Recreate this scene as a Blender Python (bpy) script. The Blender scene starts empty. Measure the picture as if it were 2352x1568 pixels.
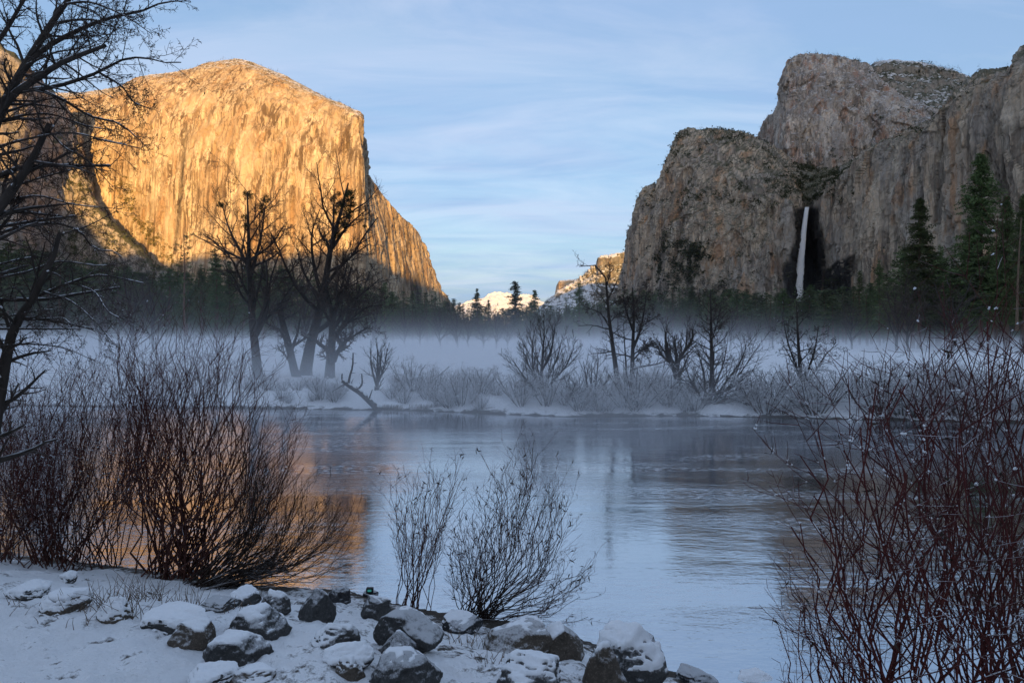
import bpy, math, random
import numpy as np
from mathutils import Vector, Matrix

# ------------------------------------------------------------------ camera, sky, sun, exposure
S = bpy.context.scene
COL = S.collection
F, CX, HOR = 1584.0, 1176.0, 775.0        # focal length and horizon, in units of a 2352 x 1568 frame
CAMH = 4.0                                # metres above the river
cam = bpy.data.cameras.new('camera')
cam.sensor_width = 36.0
cam.lens = 36.0 * F / 2352.0
cam.shift_y = -(784.0 - HOR) / 2352.0
cam.clip_start = 0.05
cam.clip_end = 40000.0
camo = bpy.data.objects.new('camera', cam)
camo.location = (0, 0, CAMH)
camo.rotation_euler = (math.radians(90), 0, 0)
COL.objects.link(camo)
S.camera = camo

SUN_EL, SUN_AZ = 6.0, 4.0                 # degrees; azimuth measured from straight behind the camera towards the right
w = bpy.data.worlds.new('World')
S.world = w
w.use_nodes = True
nt = w.node_tree
for n in list(nt.nodes):
    nt.nodes.remove(n)

def N(t, kind, **kw):
    n = t.nodes.new(kind)
    for k, v in kw.items():
        if k.startswith('i_'):
            n.inputs[k[2:].replace('_', ' ')].default_value = v
        else:
            setattr(n, k, v)
    return n

def link(t, a, b):
    t.links.new(a, b)

def math_n(t, op, a, b=None, c=None, clamp=False):
    n = t.nodes.new('ShaderNodeMath'); n.operation = op; n.use_clamp = clamp
    for i, v in enumerate((a, b, c)):
        if v is None: continue
        if isinstance(v, (int, float)): n.inputs[i].default_value = v
        else: t.links.new(v, n.inputs[i])
    return n.outputs[0]

def ramp(t, fac, stops, interp='LINEAR'):
    n = t.nodes.new('ShaderNodeValToRGB'); n.color_ramp.interpolation = interp
    cr = n.color_ramp
    while len(cr.elements) < len(stops): cr.elements.new(0.5)
    for e, (p, c) in zip(cr.elements, stops):
        e.position = p
        e.color = (c, c, c, 1) if isinstance(c, (int, float)) else (c[0], c[1], c[2], 1)
    t.links.new(fac, n.inputs[0])
    return n.outputs[0]

def mixc(t, fac, a, b, mode='MIX'):
    n = t.nodes.new('ShaderNodeMix'); n.data_type = 'RGBA'; n.blend_type = mode
    for sock, v in ((n.inputs[0], fac), (n.inputs[6], a), (n.inputs[7], b)):
        if isinstance(v, (int, float)): sock.default_value = v
        elif isinstance(v, tuple): sock.default_value = (v[0], v[1], v[2], 1)
        else: t.links.new(v, sock)
    return n.outputs[2]

def mapping(t, vec, scale=(1, 1, 1), rot=(0, 0, 0), loc=(0, 0, 0)):
    n = t.nodes.new('ShaderNodeMapping')
    n.inputs['Scale'].default_value = scale; n.inputs['Rotation'].default_value = rot; n.inputs['Location'].default_value = loc
    t.links.new(vec, n.inputs['Vector'])
    return n.outputs[0]

def noise(t, vec, scale=1.0, detail=6, rough=0.55, dist=0.0):
    n = t.nodes.new('ShaderNodeTexNoise')
    n.inputs['Scale'].default_value = scale; n.inputs['Detail'].default_value = detail
    n.inputs['Roughness'].default_value = rough; n.inputs['Distortion'].default_value = dist
    t.links.new(vec, n.inputs['Vector'])
    return n.outputs['Fac']

sky = N(nt, 'ShaderNodeTexSky', sky_type='NISHITA', sun_disc=False)
sky.sun_elevation = math.radians(SUN_EL)
sky.sun_rotation = math.radians(180.0 - SUN_AZ)
sky.altitude = 1200.0
sky.air_density = 1.0; sky.dust_density = 7.0; sky.ozone_density = 1.5
tc = N(nt, 'ShaderNodeTexCoord')
sep = N(nt, 'ShaderNodeSeparateXYZ'); link(nt, tc.outputs['Generated'], sep.inputs[0])
zc = math_n(nt, 'ADD', math_n(nt, 'MAXIMUM', sep.outputs[2], 0.0), 0.16)
comb = N(nt, 'ShaderNodeCombineXYZ')
link(nt, math_n(nt, 'DIVIDE', sep.outputs[0], zc), comb.inputs[0])
link(nt, math_n(nt, 'DIVIDE', sep.outputs[1], zc), comb.inputs[1])
cl1 = noise(nt, mapping(nt, comb.outputs[0], (0.55, 1.25, 1), (0, 0, 0.22)), 1.1, 7, 0.55, 0.6)
cl2 = noise(nt, mapping(nt, comb.outputs[0], (0.9, 2.6, 1), (0, 0, -0.5), (3, 1, 0)), 1.8, 8, 0.6, 0.9)
cl = math_n(nt, 'ADD', math_n(nt, 'MULTIPLY', cl1, 0.65), math_n(nt, 'MULTIPLY', cl2, 0.35))
cfac = ramp(nt, cl, [(0.36, 0.48), (0.50, 0.70), (0.64, 0.96)])
cfac = math_n(nt, 'MULTIPLY', cfac, 0.9)
SKY_SAT = N(nt, 'ShaderNodeHueSaturation'); SKY_SAT.inputs['Saturation'].default_value = 1.0
link(nt, sky.outputs[0], SKY_SAT.inputs['Color'])
veil = mixc(nt, ramp(nt, noise(nt, mapping(nt, comb.outputs[0], (0.7, 2.0, 1), (0, 0, 0.35), (7, 2, 0)), 1.3, 8, 0.6, 0.8), [(0.40, 0.0), (0.62, 1.0)]), (1.12, 1.66, 2.62), (1.80, 2.16, 2.92))
skyc = mixc(nt, cfac, SKY_SAT.outputs[0], veil)
bg = N(nt, 'ShaderNodeBackground'); bg.inputs['Strength'].default_value = 0.15
link(nt, skyc, bg.inputs['Color'])
wo = N(nt, 'ShaderNodeOutputWorld'); link(nt, bg.outputs[0], wo.inputs['Surface'])

sl = bpy.data.lights.new('sun', 'SUN')
sl.energy = 3.8; sl.angle = math.radians(0.5); sl.color = (1.0, 0.56, 0.16)
so = bpy.data.objects.new('sun', sl)
_a, _e = math.radians(SUN_AZ), math.radians(SUN_EL)
SUNDIR = Vector((math.sin(_a) * math.cos(_e), -math.cos(_a) * math.cos(_e), math.sin(_e)))
so.rotation_euler = SUNDIR.to_track_quat('Z', 'Y').to_euler()
so.location = SUNDIR * 3000
COL.objects.link(so)

S.view_settings.view_transform = 'Standard'
S.view_settings.look = 'None'
S.view_settings.gamma = 1.0
S.view_settings.exposure = 1.08
S.view_settings.use_curve_mapping = False
S.render.engine = 'CYCLES'
S.cycles.use_denoising = True
S.cycles.max_bounces = 7
S.cycles.diffuse_bounces = 4
S.cycles.glossy_bounces = 3
S.cycles.transmission_bounces = 2
S.cycles.volume_bounces = 3
S.cycles.transparent_max_bounces = 8
S.cycles.volume_step_rate = 0.6
S.cycles.volume_max_steps = 64
S.cycles.sample_clamp_indirect = 6.0

# ------------------------------------------------------------------ helpers
rng = random.Random(7)
_pr = np.random.RandomState(11)
PERM = np.concatenate([_pr.permutation(256)] * 3).astype(np.int64)
GRAD = _pr.normal(size=(256, 3)); GRAD /= np.linalg.norm(GRAD, axis=1)[:, None]
RVAL = _pr.rand(256)

def pn(P):
    Pi = np.floor(P).astype(np.int64); f = P - Pi
    u = f * f * f * (f * (f * 6 - 15) + 10)
    Pi &= 255
    out = 0.0
    for dx in (0, 1):
        wx = u[:, 0] if dx else 1 - u[:, 0]
        a = PERM[Pi[:, 0] + dx]
        for dy in (0, 1):
            wy = u[:, 1] if dy else 1 - u[:, 1]
            b = PERM[a + Pi[:, 1] + dy]
            for dz in (0, 1):
                wz = u[:, 2] if dz else 1 - u[:, 2]
                g = GRAD[PERM[b + Pi[:, 2] + dz] & 255]
                dot = g[:, 0] * (f[:, 0] - dx) + g[:, 1] * (f[:, 1] - dy) + g[:, 2] * (f[:, 2] - dz)
                out = out + wx * wy * wz * dot
    return out * 1.5

def fbm(P, oct=5, gain=0.5):
    P = np.asarray(P, float)
    o, a, t = 0.0, 1.0, 0.0
    for i in range(oct):
        o = o + a * pn(P + 17.3 * i); t += a
        P = P * 2.03; a *= gain
    return o / t

def cells(P):
    """value of the nearest jittered cell: facets with sharp edges"""
    Pi = np.floor(P).astype(np.int64)
    best = np.full(len(P), 1e9); val = np.zeros(len(P))
    for dx in (-1, 0, 1):
        for dy in (-1, 0, 1):
            for dz in (-1, 0, 1):
                c = Pi + (dx, dy, dz)
                h = PERM[PERM[PERM[c[:, 0] & 255] + (c[:, 1] & 255)] + (c[:, 2] & 255)]
                pt = c + 0.5 + 0.45 * GRAD[h & 255]
                d = ((P - pt) ** 2).sum(1)
                m = d < best
                best[m] = d[m]; val[m] = RVAL[(h[m] * 7 + 3) & 255]
    return val, np.sqrt(best)

def at(px, py, Y):
    return ((px - CX) / F * Y, Y, CAMH + (HOR - py) / F * Y)

def link_obj(name, me, mat=None, parent=None, **props):
    o = bpy.data.objects.new(name, me)
    if mat is not None and me is not None and not me.materials: me.materials.append(mat)
    COL.objects.link(o)
    if parent is not None: o.parent = parent
    for k, v in props.items(): o[k] = v
    return o

def empty(name, loc, **props):
    o = bpy.data.objects.new(name, None); o.location = loc; o.empty_display_size = 0.2
    COL.objects.link(o)
    for k, v in props.items(): o[k] = v
    return o

def mesh_np(name, verts, quads=None, tris=None, smooth=True, attrs=None):
    me = bpy.data.meshes.new(name)
    verts = np.asarray(verts, np.float32)
    me.vertices.add(len(verts)); me.vertices.foreach_set('co', verts.ravel())
    nq = 0 if quads is None else len(quads); ntr = 0 if tris is None else len(tris)
    idx = []
    if nq: idx.append(np.asarray(quads, np.int32).ravel())
    if ntr: idx.append(np.asarray(tris, np.int32).ravel())
    idx = np.concatenate(idx)
    me.loops.add(len(idx)); me.loops.foreach_set('vertex_index', idx)
    me.polygons.add(nq + ntr)
    start = np.concatenate([np.arange(nq) * 4, nq * 4 + np.arange(ntr) * 3]).astype(np.int32)
    me.polygons.foreach_set('loop_start', start)
    me.polygons.foreach_set('use_smooth', np.full(nq + ntr, smooth))
    if attrs:
        for k, v in attrs.items():
            a = me.attributes.new(k, 'FLOAT', 'POINT'); a.data.foreach_set('value', np.asarray(v, np.float32))
    me.update(); me.validate()
    return me

def grid_quads(nu, nv):
    i = np.arange(nu - 1)[:, None] * nv + np.arange(nv - 1)[None, :]
    i = i.ravel()
    return np.stack([i, i + nv, i + nv + 1, i + 1], 1)

def hermite(x, y, xi):
    """smooth interpolation of y (n, k) at x -> xi"""
    m = np.zeros_like(y)
    d = (y[1:] - y[:-1]) / (x[1:] - x[:-1])[:, None]
    m[1:-1] = 0.5 * (d[1:] + d[:-1]); m[0] = d[0]; m[-1] = d[-1]
    s = (d[1:] * d[:-1] <= 0); m[1:-1][s] = 0
    lim = 2.5 * np.minimum(abs(d[1:]), abs(d[:-1])); m[1:-1] = np.clip(m[1:-1], -lim, lim)
    k = np.clip(np.searchsorted(x, xi, side='right') - 1, 0, len(x) - 2)
    h = (x[k + 1] - x[k])[:, None]; t = ((xi - x[k]) / (x[k + 1] - x[k]))[:, None]
    return ((2 * t**3 - 3 * t**2 + 1) * y[k] + (t**3 - 2 * t**2 + t) * h * m[k]
            + (-2 * t**3 + 3 * t**2) * y[k + 1] + (t**3 - t**2) * h * m[k + 1])

def surf(cols, nu, nv, vsplit):
    """cols: columns of (px,py,Y) control points, all the same length; returns (nu, nv, 3) points"""
    C = np.array([[at(*p) for p in c] for c in cols])
    n, k, _ = C.shape
    u = np.concatenate([[0], np.cumsum(np.linalg.norm(np.diff(C[:, 0, :], axis=0), axis=1) * 0.5 + np.linalg.norm(np.diff(C[:, -2, :], axis=0), axis=1) * 0.5 + 1)])
    U = np.linspace(0, u[-1], nu)
    A = hermite(u, C.reshape(n, -1), U).reshape(nu, k, 3)
    vs = np.array(vsplit, float)
    V = np.linspace(0, 1, nv)
    B = hermite(vs, A.transpose(1, 0, 2).reshape(k, -1), V).reshape(nv, nu, 3).transpose(1, 0, 2)
    return B

def grid_normals(G):
    du = np.gradient(G, axis=0); dv = np.gradient(G, axis=1)
    n = np.cross(du, dv); n /= np.linalg.norm(n, axis=2)[..., None] + 1e-9
    return n

def cliff_mesh(name, cols, nu, nv, vsplit, amp=(18, 9, 4), slab=(6, (55, 55, 120)), rib=(38, 300), attrs=None, seed=0, shape=None, smooth=True, grain=0.0):
    G = surf(cols, nu, nv, vsplit)
    n = grid_normals(G)
    steep = 1 - np.clip(abs(n[..., 2]), 0, 1) ** 1.5
    P = G.reshape(-1, 3) + seed * 131.7
    big = fbm(P / 260.0, 4)
    ribs = 1 - abs(fbm(P / np.array([rib[0], rib[0], rib[1]]), 4)) * 2.4
    warp = np.stack([fbm(P / 90.0 + 5, 2), fbm(P / 90.0 + 9, 2), fbm(P / 90.0 + 13, 2)], 1) * 0.35
    cv, cd = cells(P / np.array(slab[1]) + warp)
    cv2, _ = cells(P / (np.array(slab[1]) * 0.42) + warp * 2)
    fine = fbm(P / np.array([14.0, 14.0, 26.0]), 4)
    d = amp[0] * big + amp[1] * ribs + slab[0] * (cv - 0.5) * 2 + slab[0] * 0.45 * (cv2 - 0.5) * 2 + amp[2] * fine
    d = d.reshape(nu, nv)
    rough = (amp[1] * 0.8 * fbm(P / 60.0, 5) + amp[2] * 1.5 * fine).reshape(nu, nv)
    disp = d * steep + rough * (1 - steep)
    if grain: disp = disp + grain * (np.abs(fbm(P / np.array([7.0, 7.0, 18.0]) + 3, 3, 0.6)) * -2.2 + fbm(P / np.array([3.5, 3.5, 6.0]), 2) * 0.6).reshape(nu, nv)
    if shape is not None: disp = shape(G, disp)
    edge = np.ones(nu)
    N3 = n.copy(); N3[..., 2] *= np.where(n[..., 2] > 0.6, 1.0, 0.25)
    G = G + N3 * disp[..., None]
    at_ = {k: f(G, n).ravel() for k, f in (attrs or {}).items()}
    me = mesh_np(name, G.reshape(-1, 3), quads=grid_quads(nu, nv), attrs=at_, smooth=smooth)
    return me, G, grid_normals(G)

def tubes(polys, sides=4):
    """polys: list of (pts, radii); returns verts, quads"""
    groups = {}
    for p, r in polys: groups.setdefault(len(p), []).append((p, r))
    V, Q, off = [], [], 0
    ang = np.arange(sides) / sides * 2 * np.pi
    for n, lst in groups.items():
        P = np.array([l[0] for l in lst], float); R = np.array([l[1] for l in lst], float)
        m = len(lst)
        T = np.gradient(P, axis=1); T /= np.linalg.norm(T, axis=2)[..., None] + 1e-9
        D = P[:, -1] - P[:, 0]; D /= np.linalg.norm(D, axis=1)[:, None] + 1e-9
        ref = np.where(abs(D[:, 2:3]) > 0.8, np.array([[1.0, 0.2, 0]]), np.array([[0.0, 0.1, 1.0]]))[:, None, :]
        s = np.cross(T, np.broadcast_to(ref, T.shape)); s /= np.linalg.norm(s, axis=2)[..., None] + 1e-9
        b = np.cross(s, T)
        ring = (s[:, :, None, :] * np.cos(ang)[None, None, :, None] + b[:, :, None, :] * np.sin(ang)[None, None, :, None]) * R[:, :, None, None] + P[:, :, None, :]
        V.append(ring.reshape(-1, 3))
        i = np.arange(m)[:, None, None] * n * sides + np.arange(n - 1)[None, :, None] * sides
        k = np.arange(sides)[None, None, :]
        k2 = (k + 1) % sides
        q = np.stack([i + k, i + k2, i + sides + k2, i + sides + k], -1).reshape(-1, 4) + off
        Q.append(q); off += m * n * sides
    return np.concatenate(V), np.concatenate(Q)

def tube_mesh(name, polys, sides=4, smooth=True):
    v, q = tubes(polys, sides)
    return mesh_np(name, v, quads=q, smooth=smooth)

# ------------------------------------------------------------------ materials
def new_mat(name):
    m = bpy.data.materials.new(name); m.use_nodes = True
    t = m.node_tree
    b = t.nodes['Principled BSDF']
    return m, t, b

def geo(t):
    return t.nodes.new('ShaderNodeNewGeometry')

def bump(t, h, strength=0.5, dist=1.0, normal=None):
    n = t.nodes.new('ShaderNodeBump'); n.inputs['Strength'].default_value = strength; n.inputs['Distance'].default_value = dist
    t.links.new(h, n.inputs['Height'])
    if normal is not None: t.links.new(normal, n.inputs['Normal'])
    return n.outputs[0]

def granite(name, light, mid, dark, rust, snow_lo, snow_hi, snow_noise=0.25, streak=0.8, rust_amt=0.5, veg=None, veg_lo=0.35, veg_hi=0.55, crack=(0.060, 0.060, 0.009), crack_w=0.07, sharp=(0.38, 0.60), bump_d=7.0, zone=None, blot=(0.022, 0.022, 0.010)):
    m, t, b = new_mat(name)
    g = geo(t); P = g.outputs['Position']
    big = noise(t, P, 0.006, 5, 0.55)
    bl = noise(t, mapping(t, P, blot), 1.0, 8, 0.62, 0.3)
    c = mixc(t, ramp(t, bl, [(sharp[0], 0.0), (sharp[1], 1.0)]), mid, light)
    c = mixc(t, ramp(t, big, [(0.35, 0.55), (0.6, 0.0)]), c, tuple(0.5 * (x + y) for x, y in zip(mid, dark)))
    if zone is not None:
        # broad upright panels of weathered and fresh rock
        zn = noise(t, mapping(t, P, (0.013, 0.013, 0.0045), (0, 0, 0), (11, 5, 2)), 1.0, 6, 0.62, 0.7)
        c = mixc(t, math_n(t, 'MULTIPLY', ramp(t, zn, [(0.45, 1.0), (0.53, 0.0)]), 0.75), c, zone[0])
        zn2 = noise(t, mapping(t, P, (0.020, 0.020, 0.006), (0, 0, 0), (31, 15, 8)), 1.0, 7, 0.65, 0.5)
        c = mixc(t, math_n(t, 'MULTIPLY', ramp(t, zn2, [(0.53, 0.0), (0.60, 1.0)]), 0.7), c, zone[1])
    # facets: slightly different tone for every slab
    vo = t.nodes.new('ShaderNodeTexVoronoi'); vo.inputs['Scale'].default_value = 1.0
    wv = t.nodes.new('ShaderNodeVectorMath'); wv.operation = 'MULTIPLY_ADD'
    nzc = t.nodes.new('ShaderNodeTexNoise'); nzc.inputs['Scale'].default_value = 0.03; nzc.inputs['Detail'].default_value = 3
    t.links.new(P, nzc.inputs['Vector'])
    t.links.new(nzc.outputs['Color'], wv.inputs[0]); wv.inputs[1].default_value = (0.9, 0.9, 0.9)
    t.links.new(mapping(t, P, (0.035, 0.035, 0.013)), wv.inputs[2])
    t.links.new(wv.outputs[0], vo.inputs['Vector'])
    vs = t.nodes.new('ShaderNodeSeparateColor'); t.links.new(vo.outputs['Color'], vs.inputs[0])
    c = mixc(t, 0.22, c, mixc(t, vs.outputs[0], tuple(0.6 * x + 0.4 * y for x, y in zip(dark, mid)), light))
    # iron stains
    rs = noise(t, mapping(t, P, (0.03, 0.03, 0.008), (0, 0, 0), (40, 7, 3)), 1.0, 5, 0.6, 0.3)
    c = mixc(t, math_n(t, 'MULTIPLY', ramp(t, rs, [(0.53, 0.0), (0.63, 1.0)]), rust_amt), c, rust)
    # dark vertical water streaks
    st = noise(t, mapping(t, P, (0.075, 0.075, 0.0022)), 1.0, 5, 0.6, 0.15)
    st2 = noise(t, mapping(t, P, (0.16, 0.16, 0.006), (0, 0, 0), (9, 3, 0)), 1.0, 4, 0.6, 0.1)
    sf = math_n(t, 'MAXIMUM', ramp(t, st, [(0.51, 0.0), (0.575, 1.0)]), math_n(t, 'MULTIPLY', ramp(t, st2, [(0.51, 0.0), (0.58, 1.0)]), 0.75))
    gap = noise(t, mapping(t, P, (0.012, 0.012, 0.006), (0, 0, 0), (3, 3, 3)), 1.0, 3, 0.5)
    sf = math_n(t, 'MULTIPLY', sf, ramp(t, gap, [(0.38, 0.1), (0.56, 1.0)]))
    c = mixc(t, math_n(t, 'MULTIPLY', sf, streak), c, dark)
    # joints: thin dark cracks, mostly upright
    ck = t.nodes.new('ShaderNodeTexVoronoi'); ck.feature = 'DISTANCE_TO_EDGE'; ck.inputs['Scale'].default_value = 1.0
    wv2 = t.nodes.new('ShaderNodeVectorMath'); wv2.operation = 'MULTIPLY_ADD'
    t.links.new(nzc.outputs['Color'], wv2.inputs[0]); wv2.inputs[1].default_value = (1.3, 1.3, 1.3)
    t.links.new(mapping(t, P, crack), wv2.inputs[2]); t.links.new(wv2.outputs[0], ck.inputs['Vector'])
    cf = math_n(t, 'MULTIPLY', ramp(t, ck.outputs['Distance'], [(0.0, 1.0), (crack_w, 0.0)]), ramp(t, noise(t, P, 0.012, 3, 0.5), [(0.38, 0.1), (0.55, 0.85)]))
    c = mixc(t, math_n(t, 'MULTIPLY', cf, 0.75), c, tuple(x * 0.8 for x in dark))
    # wet black rock and other darkened areas, where the mesh says so
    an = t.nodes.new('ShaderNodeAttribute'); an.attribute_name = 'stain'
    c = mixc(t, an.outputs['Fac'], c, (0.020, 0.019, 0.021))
    sx = t.nodes.new('ShaderNodeSeparateXYZ'); t.links.new(g.outputs['Normal'], sx.inputs[0])
    nz = sx.outputs[2]
    fine = noise(t, P, 0.11, 6, 0.65)
    if veg is not None:
        vz = math_n(t, 'ADD', nz, math_n(t, 'MULTIPLY', math_n(t, 'SUBTRACT', noise(t, P, 0.03, 6, 0.65), 0.5), 0.9))
        vc = mixc(t, noise(t, P, 0.2, 4, 0.6), veg, tuple(x * 1.9 for x in veg))
        c = mixc(t, ramp(t, vz, [(veg_lo, 0.0), (veg_hi, 0.85)]), c, vc)
    sz = math_n(t, 'ADD', nz, math_n(t, 'MULTIPLY', math_n(t, 'SUBTRACT', fine, 0.5), snow_noise * 4))
    smask = ramp(t, sz, [(min(snow_lo, 0.97), 0.0), (min(snow_hi, 0.99), 1.0)])
    if snow_lo < 0.97:
        c = mixc(t, smask, c, (0.80, 0.80, 0.82))
    t.links.new(c, b.inputs['Base Color'])
    b.inputs['Roughness'].default_value = 0.9
    b.inputs['Specular IOR Level'].default_value = 0.15
    hh = math_n(t, 'ADD', math_n(t, 'MULTIPLY', bl, 1.0), math_n(t, 'MULTIPLY', noise(t, mapping(t, P, (0.30, 0.30, 0.06)), 1.0, 8, 0.7, 0.3), 0.8))
    hh = math_n(t, 'ADD', hh, math_n(t, 'MULTIPLY', vo.outputs['Distance'], 0.4))
    t.links.new(bump(t, hh, 1.0, bump_d), b.inputs['Normal'])
    return m

M = {}
M['elcap'] = granite('sunlit_granite', (0.62, 0.52, 0.38), (0.44, 0.34, 0.23), (0.105, 0.072, 0.050), (0.34, 0.20, 0.10), 0.80, 0.98, 0.16, 0.9, 0.55, veg=(0.05, 0.05, 0.02), veg_lo=0.72, veg_hi=0.98, crack=(0.042, 0.042, 0.0035), crack_w=0.07, sharp=(0.34, 0.62), bump_d=3.0, blot=(0.036, 0.036, 0.0042), zone=((0.35, 0.245, 0.150), (0.70, 0.59, 0.43)))
M['cathedral'] = granite('grey_brown_granite', (0.80, 0.65, 0.49), (0.62, 0.50, 0.39), (0.19, 0.155, 0.13), (0.60, 0.30, 0.13), 1.2, 1.3, 0.16, 0.72, 0.6, veg=(0.080, 0.076, 0.044), veg_lo=0.36, veg_hi=0.72, sharp=(0.42, 0.56), zone=((0.44, 0.40, 0.365), (0.90, 0.75, 0.58)))
M['middle'] = granite('pale_grey_granite', (0.74, 0.65, 0.57), (0.52, 0.45, 0.39), (0.16, 0.14, 0.12), (0.48, 0.20, 0.10), 0.66, 0.92, 0.20, 0.75, 0.5, veg=(0.050, 0.047, 0.034), veg_lo=0.52, veg_hi=0.85, sharp=(0.42, 0.57), zone=((0.33, 0.31, 0.30), (0.82, 0.74, 0.66)))
M['snowy'] = granite('snowy_forest_slope', (0.36, 0.33, 0.30), (0.25, 0.23, 0.21), (0.08, 0.08, 0.075), (0.35, 0.2, 0.1), 0.44, 0.76, 0.30, 0.4, 0.3, veg=(0.034, 0.040, 0.022), veg_lo=0.25, veg_hi=0.5)
M['spur'] = granite('grey_granite', (0.55, 0.50, 0.45), (0.38, 0.34, 0.31), (0.09, 0.085, 0.08), (0.30, 0.2, 0.12), 1.2, 1.3, 0.2, 0.6, 0.3, veg=(0.045, 0.050, 0.022), veg_lo=0.34, veg_hi=0.62)
M['farsnow'] = granite('snowfield_mountain', (0.45, 0.40, 0.36), (0.32, 0.29, 0.26), (0.15, 0.14, 0.13), (0.35, 0.22, 0.14), 0.05, 0.35, 0.15, 0.3, 0.2)
M['ridge'] = granite('forested_ridge', (0.30, 0.28, 0.26), (0.2, 0.19, 0.18), (0.07, 0.07, 0.065), (0.28, 0.2, 0.14), 0.75, 0.95, 0.3, 0.4, 0.2, veg=(0.03, 0.036, 0.018), veg_lo=0.3, veg_hi=0.6)

M['snowy_peak'] = granite('snow_dusted_peak', (0.46, 0.42, 0.38), (0.30, 0.28, 0.25), (0.09, 0.09, 0.08), (0.35, 0.2, 0.1), 0.52, 0.85, 0.30, 0.4, 0.3, veg=(0.032, 0.038, 0.020), veg_lo=0.25, veg_hi=0.5)
def mat_ground():
    m, t, b = new_mat('snowy_ground')
    g = geo(t); P = g.outputs['Position']
    at_ = t.nodes.new('ShaderNodeAttribute'); at_.attribute_name = 'bare'
    n1 = noise(t, P, 2.3, 8, 0.68)
    n2 = noise(t, P, 14.0, 6, 0.7)
    nn = math_n(t, 'ADD', math_n(t, 'MULTIPLY', n1, 0.62), math_n(t, 'MULTIPLY', n2, 0.38))
    f = math_n(t, 'ADD', nn, math_n(t, 'MULTIPLY', at_.outputs['Fac'], 0.5))
    bare = ramp(t, f, [(0.585, 0.0), (0.67, 1.0)])
    soil = mixc(t, noise(t, P, 30.0, 5, 0.7), (0.030, 0.026, 0.022), (0.085, 0.066, 0.048))
    snow = mixc(t, noise(t, P, 0.9, 5, 0.6), (0.78, 0.79, 0.81), (0.86, 0.86, 0.86))
    t.links.new(mixc(t, bare, snow, soil), b.inputs['Base Color'])
    b.inputs['Roughness'].default_value = 0.75
    b.inputs['Specular IOR Level'].default_value = 0.25
    h = math_n(t, 'ADD', math_n(t, 'MULTIPLY', n1, 0.5), math_n(t, 'MULTIPLY', n2, 0.16))
    h = math_n(t, 'ADD', h, math_n(t, 'MULTIPLY', bare, -0.05))
    t.links.new(bump(t, h, 0.9, 0.22), b.inputs['Normal'])
    return m
M['ground'] = mat_ground()

def mat_water():
    m, t, b = new_mat('river_water')
    g = geo(t); P = g.outputs['Position']
    b.inputs['Base Color'].default_value = (0.010, 0.014, 0.018, 1)
    b.inputs['Roughness'].default_value = 0.045
    b.inputs['IOR'].default_value = 2.6
    b.inputs['Specular IOR Level'].default_value = 0.5
    # where the current ruffles the surface
    patch = noise(t, mapping(t, P, (0.045, 0.22, 1.0), (0, 0, 0.12)), 1.0, 5, 0.6, 0.6)
    pf = ramp(t, patch, [(0.46, 0.22), (0.62, 1.0)])
    big = noise(t, mapping(t, P, (0.35, 1.1, 1.0), (0, 0, 0.1)), 1.0, 3, 0.5, 0.4)
    rip = noise(t, mapping(t, P, (2.2, 6.0, 1.0), (0, 0, 0.15)), 1.0, 4, 0.6, 0.5)
    rip2 = noise(t, mapping(t, P, (7.0, 15.0, 1.0), (0, 0, -0.1)), 1.0, 3, 0.6, 0.4)
    h = math_n(t, 'ADD', math_n(t, 'MULTIPLY', big, 0.009), math_n(t, 'MULTIPLY', math_n(t, 'MULTIPLY', rip, pf), 0.015))
    h = math_n(t, 'ADD', h, math_n(t, 'MULTIPLY', math_n(t, 'MULTIPLY', rip2, pf), 0.006))
    t.links.new(bump(t, h, 0.8, 1.0), b.inputs['Normal'])
    # thin slush and foam drifting in the ruffled streaks
    fo = noise(t, mapping(t, P, (3.5, 9.0, 1.0)), 1.0, 6, 0.75, 0.3)
    st = noise(t, mapping(t, P, (0.09, 0.5, 1.0), (0, 0, 0.06), (4, 2, 0)), 1.0, 3, 0.5, 0.5)
    ff = math_n(t, 'MULTIPLY', ramp(t, fo, [(0.50, 0.0), (0.60, 1.0)]), ramp(t, st, [(0.50, 0.0), (0.60, 1.0)]))
    gl = t.nodes.new('ShaderNodeBsdfGlossy'); gl.inputs['Roughness'].default_value = 0.06; gl.inputs['Color'].default_value = (0.93, 0.95, 1.0, 1)
    t.links.new(b.inputs['Normal'].links[0].from_socket, gl.inputs['Normal'])
    fr_ = t.nodes.new('ShaderNodeFresnel'); fr_.inputs['IOR'].default_value = 2.2
    mg = t.nodes.new('ShaderNodeMixShader')
    t.links.new(math_n(t, 'MULTIPLY_ADD', fr_.outputs[0], 0.52, 0.0, clamp=True), mg.inputs[0])
    t.links.new(b.outputs[0], mg.inputs[1]); t.links.new(gl.outputs[0], mg.inputs[2])
    d = t.nodes.new('ShaderNodeBsdfDiffuse'); d.inputs['Color'].default_value = (0.75, 0.78, 0.82, 1)
    mx = t.nodes.new('ShaderNodeMixShader')
    t.links.new(math_n(t, 'MULTIPLY', ff, 0.6), mx.inputs[0])
    t.links.new(mg.outputs[0], mx.inputs[1]); t.links.new(d.outputs[0], mx.inputs[2])
    t.links.new(mx.outputs[0], t.nodes['Material Output'].inputs['Surface'])
    return m
M['water'] = mat_water()

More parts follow.
